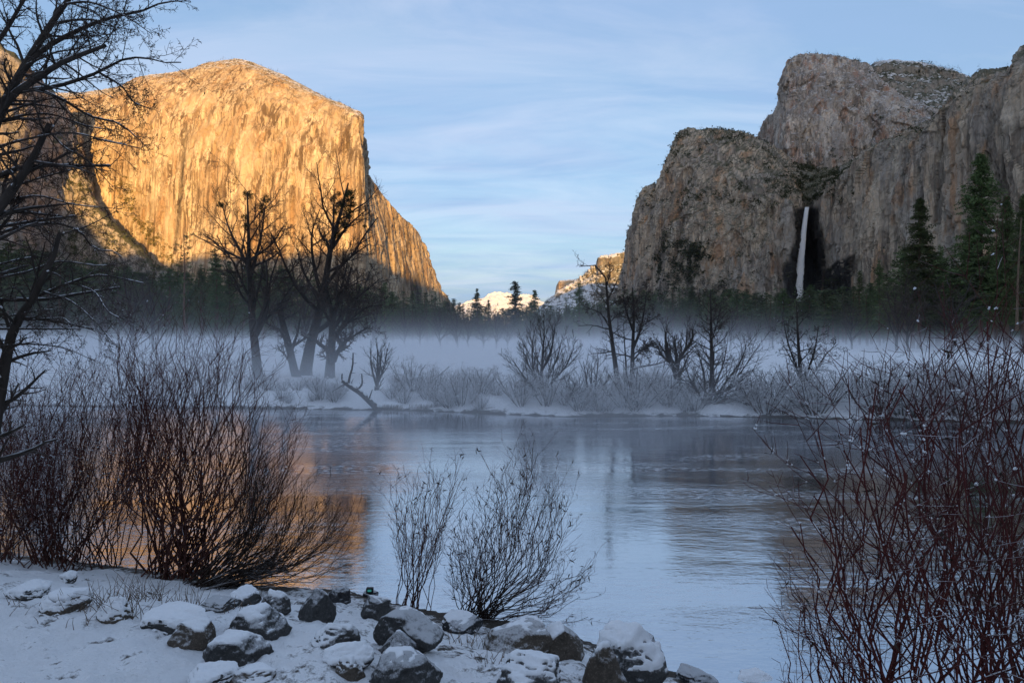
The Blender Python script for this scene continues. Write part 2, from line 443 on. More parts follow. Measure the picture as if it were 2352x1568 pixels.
def mat_bark(name, a, b_, snow=0.0, lo=0.55, hi=0.8, scale=6.0, rnd=0.25):
    m, t, b = new_mat(name)
    g = geo(t); P = g.outputs['Position']
    c = mixc(t, ramp(t, noise(t, mapping(t, P, (scale, scale, scale * 0.3)), 1.0, 5, 0.65), [(0.3, 0.0), (0.7, 1.0)]), a, b_)
    if rnd:
        ri = t.nodes.new('ShaderNodeObjectInfo')
        c = mixc(t, math_n(t, 'MULTIPLY', ri.outputs['Random'], rnd), c, tuple(x * 0.5 for x in a))
    if snow > 0:
        sx = t.nodes.new('ShaderNodeSeparateXYZ'); t.links.new(g.outputs['Normal'], sx.inputs[0])
        z = math_n(t, 'ADD', sx.outputs[2], math_n(t, 'MULTIPLY', math_n(t, 'SUBTRACT', noise(t, P, 3.0, 4, 0.6), 0.5), 1.6))
        c = mixc(t, math_n(t, 'MULTIPLY', ramp(t, z, [(lo, 0.0), (hi, 1.0)]), snow), c, (0.82, 0.82, 0.84))
    t.links.new(c, b.inputs['Base Color'])
    b.inputs['Roughness'].default_value = 0.85
    b.inputs['Specular IOR Level'].default_value = 0.2
    return m
M['bark'] = mat_bark('dark_bark', (0.035, 0.027, 0.022), (0.075, 0.060, 0.050), 0.55, 0.75, 1.0)
M['bark_plain'] = mat_bark('bare_tree_bark', (0.032, 0.025, 0.021), (0.070, 0.055, 0.046), 0.25, 0.85, 1.05)
M['twig_brown'] = mat_bark('brown_twigs', (0.055, 0.038, 0.030), (0.10, 0.070, 0.055), 0.15, 0.8, 1.1)
M['twig_frost'] = mat_bark('frosted_twigs', (0.30, 0.28, 0.27), (0.50, 0.48, 0.47), 0.95, -0.1, 0.4)
M['red'] = mat_bark('red_osier_stems', (0.062, 0.015, 0.014), (0.12, 0.030, 0.024), 0.8, 0.70, 0.95, 4.0)
M['red_dark'] = mat_bark('dark_red_willow_stems', (0.062, 0.024, 0.020), (0.125, 0.050, 0.036), 0.7, 0.65, 0.9, 4.0)
M['willow'] = mat_bark('dark_willow_stems', (0.024, 0.016, 0.013), (0.055, 0.036, 0.026), 0.35, 0.75, 1.0, 4.0)
M['pine_bark'] = mat_bark('orange_pine_bark', (0.10, 0.055, 0.036), (0.19, 0.115, 0.078), 0.0, scale=1.2)
M['weed'] = mat_bark('dry_weed_stalks', (0.10, 0.062, 0.040), (0.20, 0.14, 0.09), 0.5, 0.5, 0.9)
M['leafdry'] = mat_bark('dry_leaves', (0.030, 0.022, 0.018), (0.070, 0.045, 0.030), 0.0)

def mat_leaf(name, a, b_, trans=0.15):
    m, t, b = new_mat(name)
    g = geo(t); P = g.outputs['Position']
    ri = t.nodes.new('ShaderNodeObjectInfo')
    c = mixc(t, ramp(t, noise(t, P, 0.6, 3, 0.6), [(0.3, 0.0), (0.7, 1.0)]), a, b_)
    hs = t.nodes.new('ShaderNodeHueSaturation')
    t.links.new(c, hs.inputs['Color'])
    t.links.new(math_n(t, 'MULTIPLY_ADD', ri.outputs['Random'], 0.7, 0.65), hs.inputs['Value'])
    t.links.new(math_n(t, 'MULTIPLY_ADD', ri.outputs['Random'], 0.05, 0.475), hs.inputs['Hue'])
    t.links.new(hs.outputs[0], b.inputs['Base Color'])
    b.inputs['Roughness'].default_value = 0.8
    b.inputs['Specular IOR Level'].default_value = 0.2
    return m
M['needle'] = mat_leaf('conifer_needles', (0.058, 0.080, 0.030), (0.135, 0.165, 0.055))
M['needle_young'] = mat_leaf('young_conifer_needles', (0.050, 0.085, 0.026), (0.095, 0.135, 0.040))
M['needle_far'] = mat_leaf('distant_conifer_needles', (0.054, 0.070, 0.033), (0.115, 0.132, 0.055))
M['mistletoe'] = mat_leaf('mistletoe_leaves', (0.022, 0.026, 0.008), (0.060, 0.062, 0.020))
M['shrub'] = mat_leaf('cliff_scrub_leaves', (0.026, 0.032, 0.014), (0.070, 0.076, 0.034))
M['shrub_sun_tinted'] = mat_leaf('sun_tinted_scrub_leaves', (0.085, 0.075, 0.022), (0.17, 0.14, 0.045))  # lit version of the cliff scrub, golden sunlight put into the leaf colour

def mat_simple(name, c, rough=0.8, spec=0.2, emit=None):
    m, t, b = new_mat(name)
    g = geo(t)
    n = noise(t, g.outputs['Position'], 8.0, 5, 0.6)
    t.links.new(mixc(t, n, tuple(x * 0.75 for x in c), tuple(min(1, x * 1.2) for x in c)), b.inputs['Base Color'])
    b.inputs['Roughness'].default_value = rough
    b.inputs['Specular IOR Level'].default_value = spec
    if emit:
        b.inputs['Emission Color'].default_value = (*emit, 1); b.inputs['Emission Strength'].default_value = 0.35
    return m

def mat_snow(name='fresh_snow', amp=0.02, sc=18.0):
    m, t, b = new_mat(name)
    g = geo(t); P = g.outputs['Position']
    n = noise(t, P, sc, 7, 0.65)
    t.links.new(mixc(t, n, (0.74, 0.76, 0.79), (0.88, 0.88, 0.88)), b.inputs['Base Color'])
    b.inputs['Roughness'].default_value = 0.7
    b.inputs['Specular IOR Level'].default_value = 0.25
    t.links.new(bump(t, n, 0.8, amp), b.inputs['Normal'])
    return m
M['snow'] = mat_snow()

def mat_rock(name, a, b_):
    m, t, b = new_mat(name)
    g = geo(t)
    tcn = t.nodes.new('ShaderNodeTexCoord'); P = tcn.outputs['Object']
    n1 = noise(t, P, 3.0, 7, 0.65); n2 = noise(t, P, 45.0, 5, 0.75); n3 = noise(t, P, 9.0, 6, 0.6, 0.5)
    c = mixc(t, ramp(t, n1, [(0.3, 0.0), (0.7, 1.0)]), a, b_)
    c = mixc(t, math_n(t, 'MULTIPLY', ramp(t, n2, [(0.52, 0.0), (0.62, 1.0)]), 0.5), c, tuple(min(1, x * 2.2) for x in b_))
    c = mixc(t, math_n(t, 'MULTIPLY', ramp(t, n3, [(0.58, 0.0), (0.66, 1.0)]), 0.5), c, tuple(x * 0.5 for x in a))
    # hoar frost caught in the grain
    sx = t.nodes.new('ShaderNodeSeparateXYZ'); t.links.new(g.outputs['Normal'], sx.inputs[0])
    fz = math_n(t, 'ADD', math_n(t, 'MULTIPLY', sx.outputs[2], 0.5), math_n(t, 'ADD', math_n(t, 'MULTIPLY', n2, 0.5), math_n(t, 'MULTIPLY', n3, 0.3)))
    c = mixc(t, math_n(t, 'MULTIPLY', ramp(t, fz, [(0.62, 0.0), (0.80, 1.0)]), 0.6), c, (0.75, 0.76, 0.78))
    t.links.new(c, b.inputs['Base Color'])
    b.inputs['Roughness'].default_value = 0.8
    b.inputs['Specular IOR Level'].default_value = 0.3
    h = math_n(t, 'ADD', math_n(t, 'MULTIPLY', n3, 0.7), math_n(t, 'MULTIPLY', n2, 0.35))
    t.links.new(bump(t, h, 0.9, 0.03), b.inputs['Normal'])
    return m
M['rock_dark'] = mat_rock('dark_boulder_granite', (0.030, 0.030, 0.030), (0.062, 0.060, 0.058))
M['rock_brown'] = mat_rock('brown_boulder_granite', (0.050, 0.040, 0.030), (0.10, 0.080, 0.062))
M['rock_wet'] = mat_rock('wet_black_boulder', (0.014, 0.014, 0.016), (0.034, 0.034, 0.036))

# ------------------------------------------------------------------ ground and river
NB = np.array([(-400, 120), (-120, 45), (-40, 22), (-14, 14), (-9.5, 12.8), (-6.7, 12.0), (-4.9, 11.3), (-3.4, 11.0), (-2.6, 10.9), (-1.9, 10.4), (-1.1, 10.05),
               (0, 9.7), (0.95, 9.1), (1.9, 8.25), (2.5, 7.8), (3.2, 7.5), (5.2, 6.7), (9, 5.0), (14, 2), (30, -10), (100, -60), (400, -250)], float)
FB = np.array([(-500, 130), (-150, 62), (-40, 42), (-20, 39.3), (-11.5, 38.4), (-5, 37.6), (2.7, 34.8), (9, 35.2), (14, 34.2), (24, 32), (40, 28), (100, 10), (500, -120)], float)

def sstep(a, b, x):
    t = np.clip((x - a) / (b - a), 0, 1); return t * t * (3 - 2 * t)

def ground_z(x, y, detail=True):
    x = np.asarray(x, float); y = np.asarray(y, float)
    dn = np.interp(x, NB[:, 0], NB[:, 1]) - y         # > 0 on the near bank
    df = y - np.interp(x, FB[:, 0], FB[:, 1])         # > 0 on the far bank
    P = np.stack([x.ravel(), y.ravel(), np.zeros(x.size)], 1)
    zn = np.where(dn > 0, 0.05 + 1.30 * sstep(-0.6, 5.0, dn) - 0.07 + 0.95 * sstep(4.5, 11, dn) + 0.03 * np.clip(dn - 11, 0, 60), np.maximum(-1.5, 0.3 * dn))
    zf = np.where(df > 0, 0.02 + 0.75 * sstep(-0.2, 2.6, df) + 0.35 * sstep(2, 40, df) + 0.0015 * np.clip(df - 150, 0, 1e9) + 0.018 * np.clip(df - 500, 0, 2500), np.maximum(-1.5, 0.35 * df))
    z = np.where((dn <= 0) & (df <= 0), np.maximum(zn, zf), np.where(dn > 0, zn, zf))
    if detail:
        r = np.hypot(x, y)
        near = (1 - sstep(14, 30, r)) * (dn > -0.5)
        z = z + near * (0.16 * fbm(P * 0.9, 4).reshape(x.shape) * sstep(-0.2, 1.2, dn) + 0.085 * fbm(P * 4.0, 4, 0.6).reshape(x.shape) * sstep(-0.2, 0.8, dn))
        z = z + (df > 0) * 0.22 * fbm(P * 0.35, 4).reshape(x.shape) * sstep(0, 2, df) * (1 - sstep(60, 200, df))
    return z

def gz(x, y):
    return float(ground_z(np.array([x]), np.array([y]))[0])

def hit(px, py, y0=3.0, y1=600.0):
    """where the line of sight through a pixel meets the ground"""
    Y = np.geomspace(y0, y1, 900)
    X = (px - CX) / F * Y; Z = CAMH + (HOR - py) / F * Y
    g = ground_z(X, Y)
    k = np.argmax(Z <= g)
    if Z[k] > g[k]: k = len(Y) - 1
    return float(X[k]), float(Y[k]), float(g[k])

th = np.concatenate([np.linspace(-180, -46, 70)[:-1], np.linspace(-46, 46, 520), np.linspace(46, 180, 70)[1:]])
rr = np.concatenate([[0.05], np.geomspace(1.0, 4.0, 16)[:-1], np.geomspace(4.0, 16.0, 170)[:-1], np.geomspace(16.0, 30, 24)[:-1], np.geomspace(30, 60, 90)[:-1], np.geomspace(60, 9500, 80)])
T, R = np.meshgrid(np.radians(th), rr, indexing='ij')
gx, gy = R * np.sin(T), R * np.cos(T)
gzv = ground_z(gx, gy)
gzv = gzv - 260 * sstep(5000, 9500, R) * 0
dnA = np.interp(gx, NB[:, 0], NB[:, 1]) - gy; dfA = gy - np.interp(gx, FB[:, 0], FB[:, 1])
bare = np.where(dnA > 0, 0.30 * (1 - sstep(0.1, 0.9, dnA)) + (0.08 + 0.08 * sstep(-4.0, -1.0, gx)) * sstep(3, 5, gy) * (1 - sstep(20, 40, R)), 0.0)
bare = bare + np.where((dfA > 0), 0.45 * (1 - sstep(0.05, 0.8, dfA)) * (0.4 + 0.9 * np.clip(fbm(np.stack([gx.ravel() * 0.5, gy.ravel() * 0.5, gx.ravel() * 0], 1), 3).reshape(gx.shape) * 3 + 0.4, 0, 1))  + 0.05 * sstep(3, 12, dfA) + 0.26 * sstep(300, 420, dfA), 0.0)  # far woodland floor darkened towards soil, with forest shade put into its colour
bare = np.where((dnA <= 0) & (dfA <= 0), 1.0, bare)
me = mesh_np('ground', np.stack([gx, gy, gzv], -1).reshape(-1, 3), quads=grid_quads(len(th), len(rr))[:, ::-1], attrs={'bare': bare.ravel()})
link_obj('ground', me, M['ground'], kind='structure', label='snow covered river banks and meadow', category='ground')

wx = np.concatenate([np.linspace(-420, -40, 20)[:-1], np.linspace(-40, 40, 60)[:-1], np.linspace(40, 420, 20)])
Vw = []
for x in wx:
    a = np.interp(x, NB[:, 0], NB[:, 1]) - 1.2; b_ = np.interp(x, FB[:, 0], FB[:, 1]) + 1.0
    for k in range(24): Vw.append((x, a + (b_ - a) * k / 23, 0.0))
me = mesh_np('river', Vw, quads=grid_quads(len(wx), 24)[:, ::-1])
link_obj('river', me, M['water'], kind='structure', label='slow dark river with ripples and mirrored cliffs', category='river')

# ------------------------------------------------------------------ mountains
def tag_struct(o, label, cat):
    o['kind'] = 'structure'; o['label'] = label; o['category'] = cat
    return o

# the great golden wall
ec = []
for (bx, bY, tx, ty, tY) in [(60, 2500, 40, 250, 2800), (150, 2350, 110, 222, 2700), (255, 2250, 195, 218, 2560), (320, 2190, 270, 207, 2480), (372, 2140, 332, 181, 2430), (430, 2100, 420, 168, 2400),
                             (500, 2060, 495, 148, 2370), (550, 2030, 545, 143, 2340), (612, 2010, 602, 158, 2290), (690, 1995, 680, 194, 2220),
                             (770, 1980, 762, 235, 2140), (812, 1968, 805, 256, 2070), (832, 1962, 824, 272, 2030)]:
    mid = 0.42
    p = lambda s, q: (bx + (tx - bx) * s, 790 + (ty - 790) * s, bY + (tY - bY) * q)
    ec.append([p(0, 0), p(0.45, 0.10), p(0.80, 0.34), p(0.95, 0.66), p(1, 1), (tx + 0, ty + 14, tY + 350), (tx + 20, ty + 120, tY + 1200)])
for (bx, bY, tx, ty, tY) in [(850, 1985, 831, 378, 2060), (880, 2060, 842, 397, 2150), (912, 2190, 871, 440, 2270), (945, 2330, 911, 492, 2390), (982, 2480, 962, 537, 2540), (1003, 2580, 984, 590, 2630), (1022, 2680, 1008, 652, 2720), (1038, 2780, 1030, 692, 2800), (1052, 2880, 1046, 716, 2900), (1062, 2960, 1062, 745, 2990)]:
    p = lambda s, q: (bx + (tx - bx) * s, 790 + (ty - 790) * s, bY + (tY - bY) * q)
    ec.append([p(0, 0), p(0.45, 0.25), p(0.80, 0.60), p(0.95, 0.85), p(1, 1), (tx - 45, ty + 25, tY + 260), (tx - 90, ty + 170, tY + 900)])

def ec_shape(G, d):
    # keep the prow and the rim crisp
    return d
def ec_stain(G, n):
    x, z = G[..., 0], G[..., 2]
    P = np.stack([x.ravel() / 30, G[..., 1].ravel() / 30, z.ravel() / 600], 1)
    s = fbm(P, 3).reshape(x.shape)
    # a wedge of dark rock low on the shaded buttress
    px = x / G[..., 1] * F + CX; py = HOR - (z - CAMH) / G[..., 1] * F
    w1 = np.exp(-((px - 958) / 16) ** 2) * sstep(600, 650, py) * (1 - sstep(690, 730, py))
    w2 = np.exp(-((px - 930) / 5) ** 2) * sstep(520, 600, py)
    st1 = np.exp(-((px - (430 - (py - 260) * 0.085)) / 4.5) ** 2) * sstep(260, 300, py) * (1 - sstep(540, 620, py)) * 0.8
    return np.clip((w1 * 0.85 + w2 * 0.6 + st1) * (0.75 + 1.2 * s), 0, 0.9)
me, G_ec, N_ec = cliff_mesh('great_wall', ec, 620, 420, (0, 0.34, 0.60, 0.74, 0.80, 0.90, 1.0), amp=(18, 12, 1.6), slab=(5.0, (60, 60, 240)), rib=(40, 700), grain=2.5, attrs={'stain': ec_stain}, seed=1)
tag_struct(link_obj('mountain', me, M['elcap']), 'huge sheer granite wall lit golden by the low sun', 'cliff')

# spur of grey rock at the left foot of the golden wall
sp = []
for (bx, bY, tx, ty, tY) in [(-600, 1500, -600, 40, 1800), (-300, 1600, -300, 40, 1850), (-120, 1680, -120, 60, 1900), (0, 1750, 0, 106, 1980), (40, 1780, 45, 143, 2020), (80, 1800, 92, 190, 2180), (115, 1850, 140, 232, 2260), (150, 1900, 176, 300, 2280),
                             (185, 1930, 186, 380, 2240), (225, 1940, 216, 462, 2190), (270, 1930, 262, 520, 2130), (310, 1910, 310, 566, 2060), (355, 1910, 356, 612, 2030), (400, 1920, 402, 628, 2010), (430, 1930, 432, 690, 2000), (470, 1950, 470, 750, 1990)]:
    p = lambda s, q: (bx + (tx - bx) * s, 800 + (ty - 800) * s, bY + (tY - bY) * q)
    sp.append([p(0, 0), p(0.30, 0.52), p(0.62, 0.74), p(0.92, 0.90), p(1, 1), (tx - 25, ty + 50, tY + 160), (tx - 50, ty + 260, tY + 480)])
me, G_sp, N_sp = cliff_mesh('spur', sp, 320, 260, (0, 0.25, 0.52, 0.76, 0.82, 0.91, 1.0), amp=(26, 12, 5), slab=(9, (40, 40, 80)), rib=(40, 200), attrs={'stain': lambda G, n: np.zeros(G.shape[:2])}, seed=2)
tag_struct(link_obj('mountain', me, M['spur']), 'grey rock spur with scrub below the golden wall, behind the snowy branches', 'cliff')

# cliffs on the other side with the waterfall
rc = [
 [(1432, 790, 1700), (1438, 690, 1690), (1442, 650, 1690), (1446, 616, 1700), (1475, 660, 2050), (1475, 760, 2300)],
 [(1444, 790, 1540), (1450, 660, 1540), (1456, 575, 1545), (1463, 516, 1560), (1500, 570, 1980), (1500, 720, 2300)],
 [(1460, 790, 1440), (1468, 630, 1445), (1474, 505, 1465), (1481, 441, 1490), (1535, 510, 1950), (1535, 700, 2300)],
 [(1498, 790, 1350), (1508, 610, 1375), (1513, 478, 1420), (1527, 412, 1480), (1562, 480, 1950), (1562, 700, 2300)],
 [(1535, 790, 1290), (1541, 610, 1325), (1540, 458, 1385), (1549, 338, 1480), (1580, 420, 1950), (1580, 700, 2300)],
 [(1585, 790, 1240), (1588, 610, 1280), (1585, 448, 1350), (1577, 299, 1510), (1600, 380, 1950), (1600, 700, 2300)],
 [(1650, 790, 1210), (1650, 620, 1240), (1650, 450, 1310), (1640, 299, 1530), (1650, 370, 1950), (1650, 700, 2300)],
 [(1712, 790, 1195), (1712, 620, 1215), (1712, 458, 1265), (1705, 307, 1550), (1712, 380, 1980), (1712, 700, 2300)],
 [(1770, 790, 1190), (1770, 620, 1200), (1768, 466, 1235), (1768, 340, 1590), (1770, 400, 2000), (1770, 700, 2300)],
 [(1806, 790, 1190), (1806, 620, 1195), (1806, 474, 1215), (1826, 378, 1640), (1830, 420, 2000), (1830, 700, 2300)],
 [(1822, 790, 1300), (1826, 620, 1300), (1830, 481, 1280), (1868, 388, 1700), (1880, 425, 2050), (1880, 700, 2300)],
 [(1850, 790, 1310), (1850, 620, 1310), (1850, 481, 1290), (1892, 388, 1740), (1900, 425, 2080), (1900, 700, 2300)],
 [(1886, 790, 1290), (1886, 620, 1280), (1874, 478, 1265), (1915, 392, 1640), (1920, 420, 2050), (1920, 700, 2300)],
 [(1905, 790, 1230), (1905, 620, 1215), (1893, 460, 1225), (1932, 402, 1420), (1935, 420, 1950), (1935, 700, 2300)],
 [(1945, 790, 1180), (1945, 620, 1170), (1938, 418, 1190), (1955, 388, 1270), (1960, 405, 1850), (1960, 700, 2300)],
 [(2005, 790, 1120), (2005, 620, 1110), (1998, 362, 1140), (2012, 340, 1190), (2020, 380, 1800), (2020, 700, 2300)],
 [(2072, 790, 1065), (2072, 620, 1055), (2075, 322, 1080), (2085, 305, 1120), (2095, 360, 1750), (2095, 700, 2300)],
 [(2130, 790, 1015), (2130, 600, 1010), (2135, 300, 1030), (2143, 284, 1060), (2150, 330, 1700), (2150, 700, 2300)],
 [(2178, 790, 985), (2178, 600, 980), (2180, 272, 1000), (2188, 250, 1025), (2195, 300, 1650), (2195, 700, 2300)],
 [(2212, 790, 960), (2212, 600, 955), (2210, 240, 975), (2216, 218, 1000), (2225, 280, 1650), (2225, 700, 2300)],
 [(2265, 790, 930), (2265, 600, 925), (2260, 200, 945), (2264, 181, 970), (2275, 240, 1600), (2275, 700, 2300)],
 [(2328, 790, 895), (2328, 600, 890), (2325, 185, 910), (2328, 168, 935), (2340, 230, 1600), (2340, 700, 2300)],
 [(2356, 790, 875), (2356, 600, 870), (2352, 155, 890), (2354, 136, 915), (2370, 200, 1600), (2370, 700, 2300)],
 [(2450, 790, 830), (2450, 600, 825), (2450, 100, 845), (2450, 80, 880), (2470, 150, 1500), (2470, 700, 2200)],
 [(2700, 790, 740), (2700, 600, 735), (2700, 40, 760), (2700, 20, 800), (2750, 80, 1300), (2750, 700, 2000)],
 [(3100, 790, 640), (3100, 600, 640), (3100, 0, 660), (3100, -30, 700), (3200, 0, 1100), (3200, 700, 1700)],
]
def rc_shape(G, d):
    px = G[..., 0] / G[..., 1] * F + CX
    return d * (1 - 0.8 * np.exp(-((px - 1850) / 30) ** 2))
def rc_stain(G, n):
    x, z = G[..., 0], G[..., 2]
    px = x / G[..., 1] * F + CX; py = HOR - (z - CAMH) / G[..., 1] * F
    P = np.stack([x.ravel() / 22, G[..., 1].ravel() / 22, z.ravel() / 90], 1)
    s = fbm(P, 4).reshape(x.shape)
    e = s * 26
    a = sstep(1818 - 26 * sstep(520, 660, py), 1832 - 24 * sstep(520, 660, py), px + e) * (1 - sstep(1874 + 12 * sstep(500, 560, py), 1890 + 14 * sstep(500, 560, py), px + e)) * sstep(468, 482, py)
    # the black overhang right of the fall
    top = 610 - 0.55 * (px - 1895) + 0.0105 * np.clip(px - 1935, 0, None) ** 2
    b2 = sstep(1884, 1894, px + e * 0.5) * (1 - sstep(1950, 1985, px + e)) * sstep(0, 10, py - top + e * 0.6)
    k = np.maximum(a, b2)
    holes = (fbm(np.stack([x.ravel() / 9, G[..., 1].ravel() / 9, z.ravel() / 12], 1) + 40, 3).reshape(x.shape) > 0.28) * 0.6
    return np.clip(k * (0.95 - holes * b2), 0, 0.95) * (py < 800)
me, G_rc, N_rc = cliff_mesh('waterfall_cliffs', rc, 760, 330, (0, 0.30, 0.62, 0.82, 0.93, 1.0), amp=(22, 15, 6), slab=(6.5, (26, 26, 92)), rib=(24, 240), shape=rc_shape, smooth=False, grain=2.2, attrs={'stain': rc_stain}, seed=3)
tag_struct(link_obj('mountain', me, M['cathedral']), 'shaded grey brown cliffs with the waterfall in their notch', 'cliff')

mc = []
for (bx, bY, tx, ty, tY) in [(1732, 2420, 1744, 325, 2440), (1744, 2330, 1756, 280, 2370), (1776, 2230, 1792, 243, 2290), (1793, 2130, 1800, 184, 2220), (1813, 2060, 1817, 141, 2190), (1868, 1990, 1868, 126, 2180),
                             (1928, 1960, 1928, 136, 2170), (1986, 1950, 1984, 153, 2160), (2012, 1940, 2006, 180, 2130), (2060, 1925, 2048, 212, 2090), (2120, 1905, 2110, 240, 2050), (2180, 1885, 2172, 262, 2010), (2270, 1860, 2250, 290, 1960), (2400, 1840, 2400, 320, 1900)]:
    p = lambda s, q: (bx + (tx - bx) * s, 620 + (ty - 620) * s, bY + (tY - bY) * q)
    mc.append([p(0, 0), p(0.40, 0.12), p(0.80, 0.45), p(0.95, 0.75), p(1, 1), (tx + 15, ty + 30, tY + 250), (tx + 20, ty + 200, tY + 800)])
me, G_mc, N_mc = cliff_mesh('middle_tower', mc, 380, 280, (0, 0.30, 0.60, 0.74, 0.80, 0.90, 1.0), amp=(24, 16, 8), slab=(8, (40, 40, 110)), rib=(32, 260), smooth=False, grain=2.8, attrs={'stain': lambda G, n: np.zeros(G.shape[:2])}, seed=4)
tag_struct(link_obj('mountain', me, M['middle']), 'tall pale grey rock tower rising behind the waterfall cliffs', 'cliff')

tcn_ = []
for (tx, ty) in [(1960, 230), (1990, 190), (2008, 168), (2014, 146), (2045, 142), (2092, 145), (2142, 153), (2200, 168), (2240, 189), (2300, 215), (2420, 240)]:
    tcn_.append([(tx + 10, 420, 2230), (tx + 6, 330, 2290), (tx + 3, 240, 2400), (tx, ty + 18, 2490), (tx, ty, 2510), (tx, ty + 30, 2750), (tx, ty + 200, 3300)])
me, G_tc, N_tc = cliff_mesh('snow_dusted_peak', tcn_, 200, 160, (0, 0.22, 0.5, 0.72, 0.78, 0.9, 1), amp=(24, 10, 6), slab=(8, (40, 40, 50)), rib=(60, 120), attrs={'stain': lambda G, n: np.zeros(G.shape[:2])}, seed=5)
tag_struct(link_obj('mountain', me, M['snowy_peak']), 'snow dusted wooded peak behind the pale tower', 'peak')

# far ridge with a lit tower, at the end of the valley
fr = []
for (bx, tx, ty, k) in [(1190, 1215, 735, 0.0), (1215, 1238, 712, 0.0), (1240, 1262, 690, 0.0), (1262, 1290, 668, 0.0), (1290, 1330, 640, 0.0), (1320, 1366, 612, 0.1), (1352, 1380, 606, 0.5), (1372, 1386, 590, 1.0), (1395, 1402, 588, 1.0), (1425, 1426, 582, 1.0), (1455, 1456, 574, 0.9), (1520, 1520, 560, 0.6), (1600, 1600, 550, 0.5)]:
    Yb, Yt = 3100 + 500 * k, 4000 - 100 * k
    p = lambda s, q: (bx + (tx - bx) * s, 800 + (ty - 800) * s, Yb + (Yt - Yb) * q)
    fr.append([p(0, 0), p(0.35, 0.45), p(0.6, 0.66), p(0.9, 0.92), p(1, 1), (tx + 30, ty + 40, Yt + 300), (tx + 60, ty + 160, Yt + 900)])
me, G_fr, N_fr = cliff_mesh('far_ridge', fr, 240, 180, (0, 0.25, 0.48, 0.7, 0.78, 0.9, 1), amp=(40, 22, 9), slab=(14, (70, 70, 90)), rib=(70, 200), attrs={'stain': lambda G, n: np.zeros(G.shape[:2])}, seed=6)
tag_struct(link_obj('mountain', me, M['snowy']), 'distant snowy slope with a sunlit square tower at its top', 'ridge')

hd = []
for (bx, tx, ty) in [(1262, 1270, 700), (1272, 1277, 674), (1278, 1282, 652), (1284, 1286, 645), (1300, 1300, 643), (1318, 1318, 642), (1332, 1332, 650), (1350, 1350, 680), (1370, 1370, 720)]:
    p = lambda s, q: (bx + (tx - bx) * s, 800 + (ty - 800) * s, 6600 + 400 * q)
    hd.append([p(0, 0), p(0.5, 0.3), p(0.9, 0.7), p(1, 1), (tx, ty + 10, 7300), (tx, ty + 100, 7900)])
me, _, _ = cliff_mesh('far_dome', hd, 90, 70, (0, 0.35, 0.65, 0.78, 0.9, 1), amp=(20, 10, 5), slab=(8, (90, 90, 200)), rib=(80, 400), attrs={'stain': lambda G, n: np.zeros(G.shape[:2])}, seed=7)
tag_struct(link_obj('mountain', me, M['elcap']), 'far pale dome just above the tree covered ridge line', 'peak')

cr = []
for (tx, ty) in [(960, 760), (1010, 728), (1042, 707), (1080, 691), (1112, 683), (1140, 672), (1162, 673), (1186, 684), (1206, 677), (1226, 681), (1246, 693), (1290, 716), (1350, 745)]:
    cr.append([(tx + 10, 800, 6500), (tx + 6, 760, 7000), (tx + 3, 720 if ty < 710 else ty + 8, 7500), (tx, ty + 3, 7950), (tx, ty, 8000), (tx, ty + 20, 8500), (tx, ty + 60, 9000)])
me, _, _ = cliff_mesh('far_snow_mountain', cr, 150, 110, (0, 0.25, 0.5, 0.75, 0.8, 0.9, 1), amp=(60, 40, 18), slab=(14, (120, 120, 120)), rib=(160, 200), attrs={'stain': lambda G, n: np.zeros(G.shape[:2])}, seed=8)
tag_struct(link_obj('mountain', me, M['farsnow']), 'snow mountain glowing in sunlight at the end of the valley', 'mountain')

# the valley's south rim behind the photographer; the low sun only clears it on the golden wall
rx = np.concatenate([np.linspace(-5200, -1500, 60)[:-1], np.linspace(-1500, 1500, 201), np.linspace(1500, 5200, 60)[1:]]); ry = np.linspace(-3600, -420, 90)
RX, RY = np.meshgrid(rx, ry, indexing='ij')
crest = np.array([(-5200, 820), (-1150, 800), (-950, 610), (250, 605), (420, 820), (1000, 820), (1055, 900), (1105, 1460), (2500, 1500), (5200, 1300)], float)  # unseen crest, heights shaped to shade the valley floor and right-hand cliffs
prof = np.interp(RX, crest[:, 0], crest[:, 1])
Pr = np.stack([RX.ravel(), RY.ravel(), np.zeros(RX.size)], 1)
cross = np.where(RY > -1500, sstep(-420, -1500, RY) ** 0.8, 1 - 0.35 * sstep(-1500, -3600, RY))
RZ = prof * cross + (fbm(Pr / 300.0, 5, 0.6).reshape(RX.shape) * 55) * sstep(-420, -1100, RY) + 8 * fbm(Pr / 60.0, 3).reshape(RX.shape) + 4
me = mesh_np('rim', np.stack([RX, RY, RZ], -1).reshape(-1, 3), quads=grid_quads(len(rx), 90), attrs={'stain': np.zeros(RX.size)})
tag_struct(link_obj('hill', me, M['ridge']), 'wooded valley rim behind the viewpoint', 'ridge')

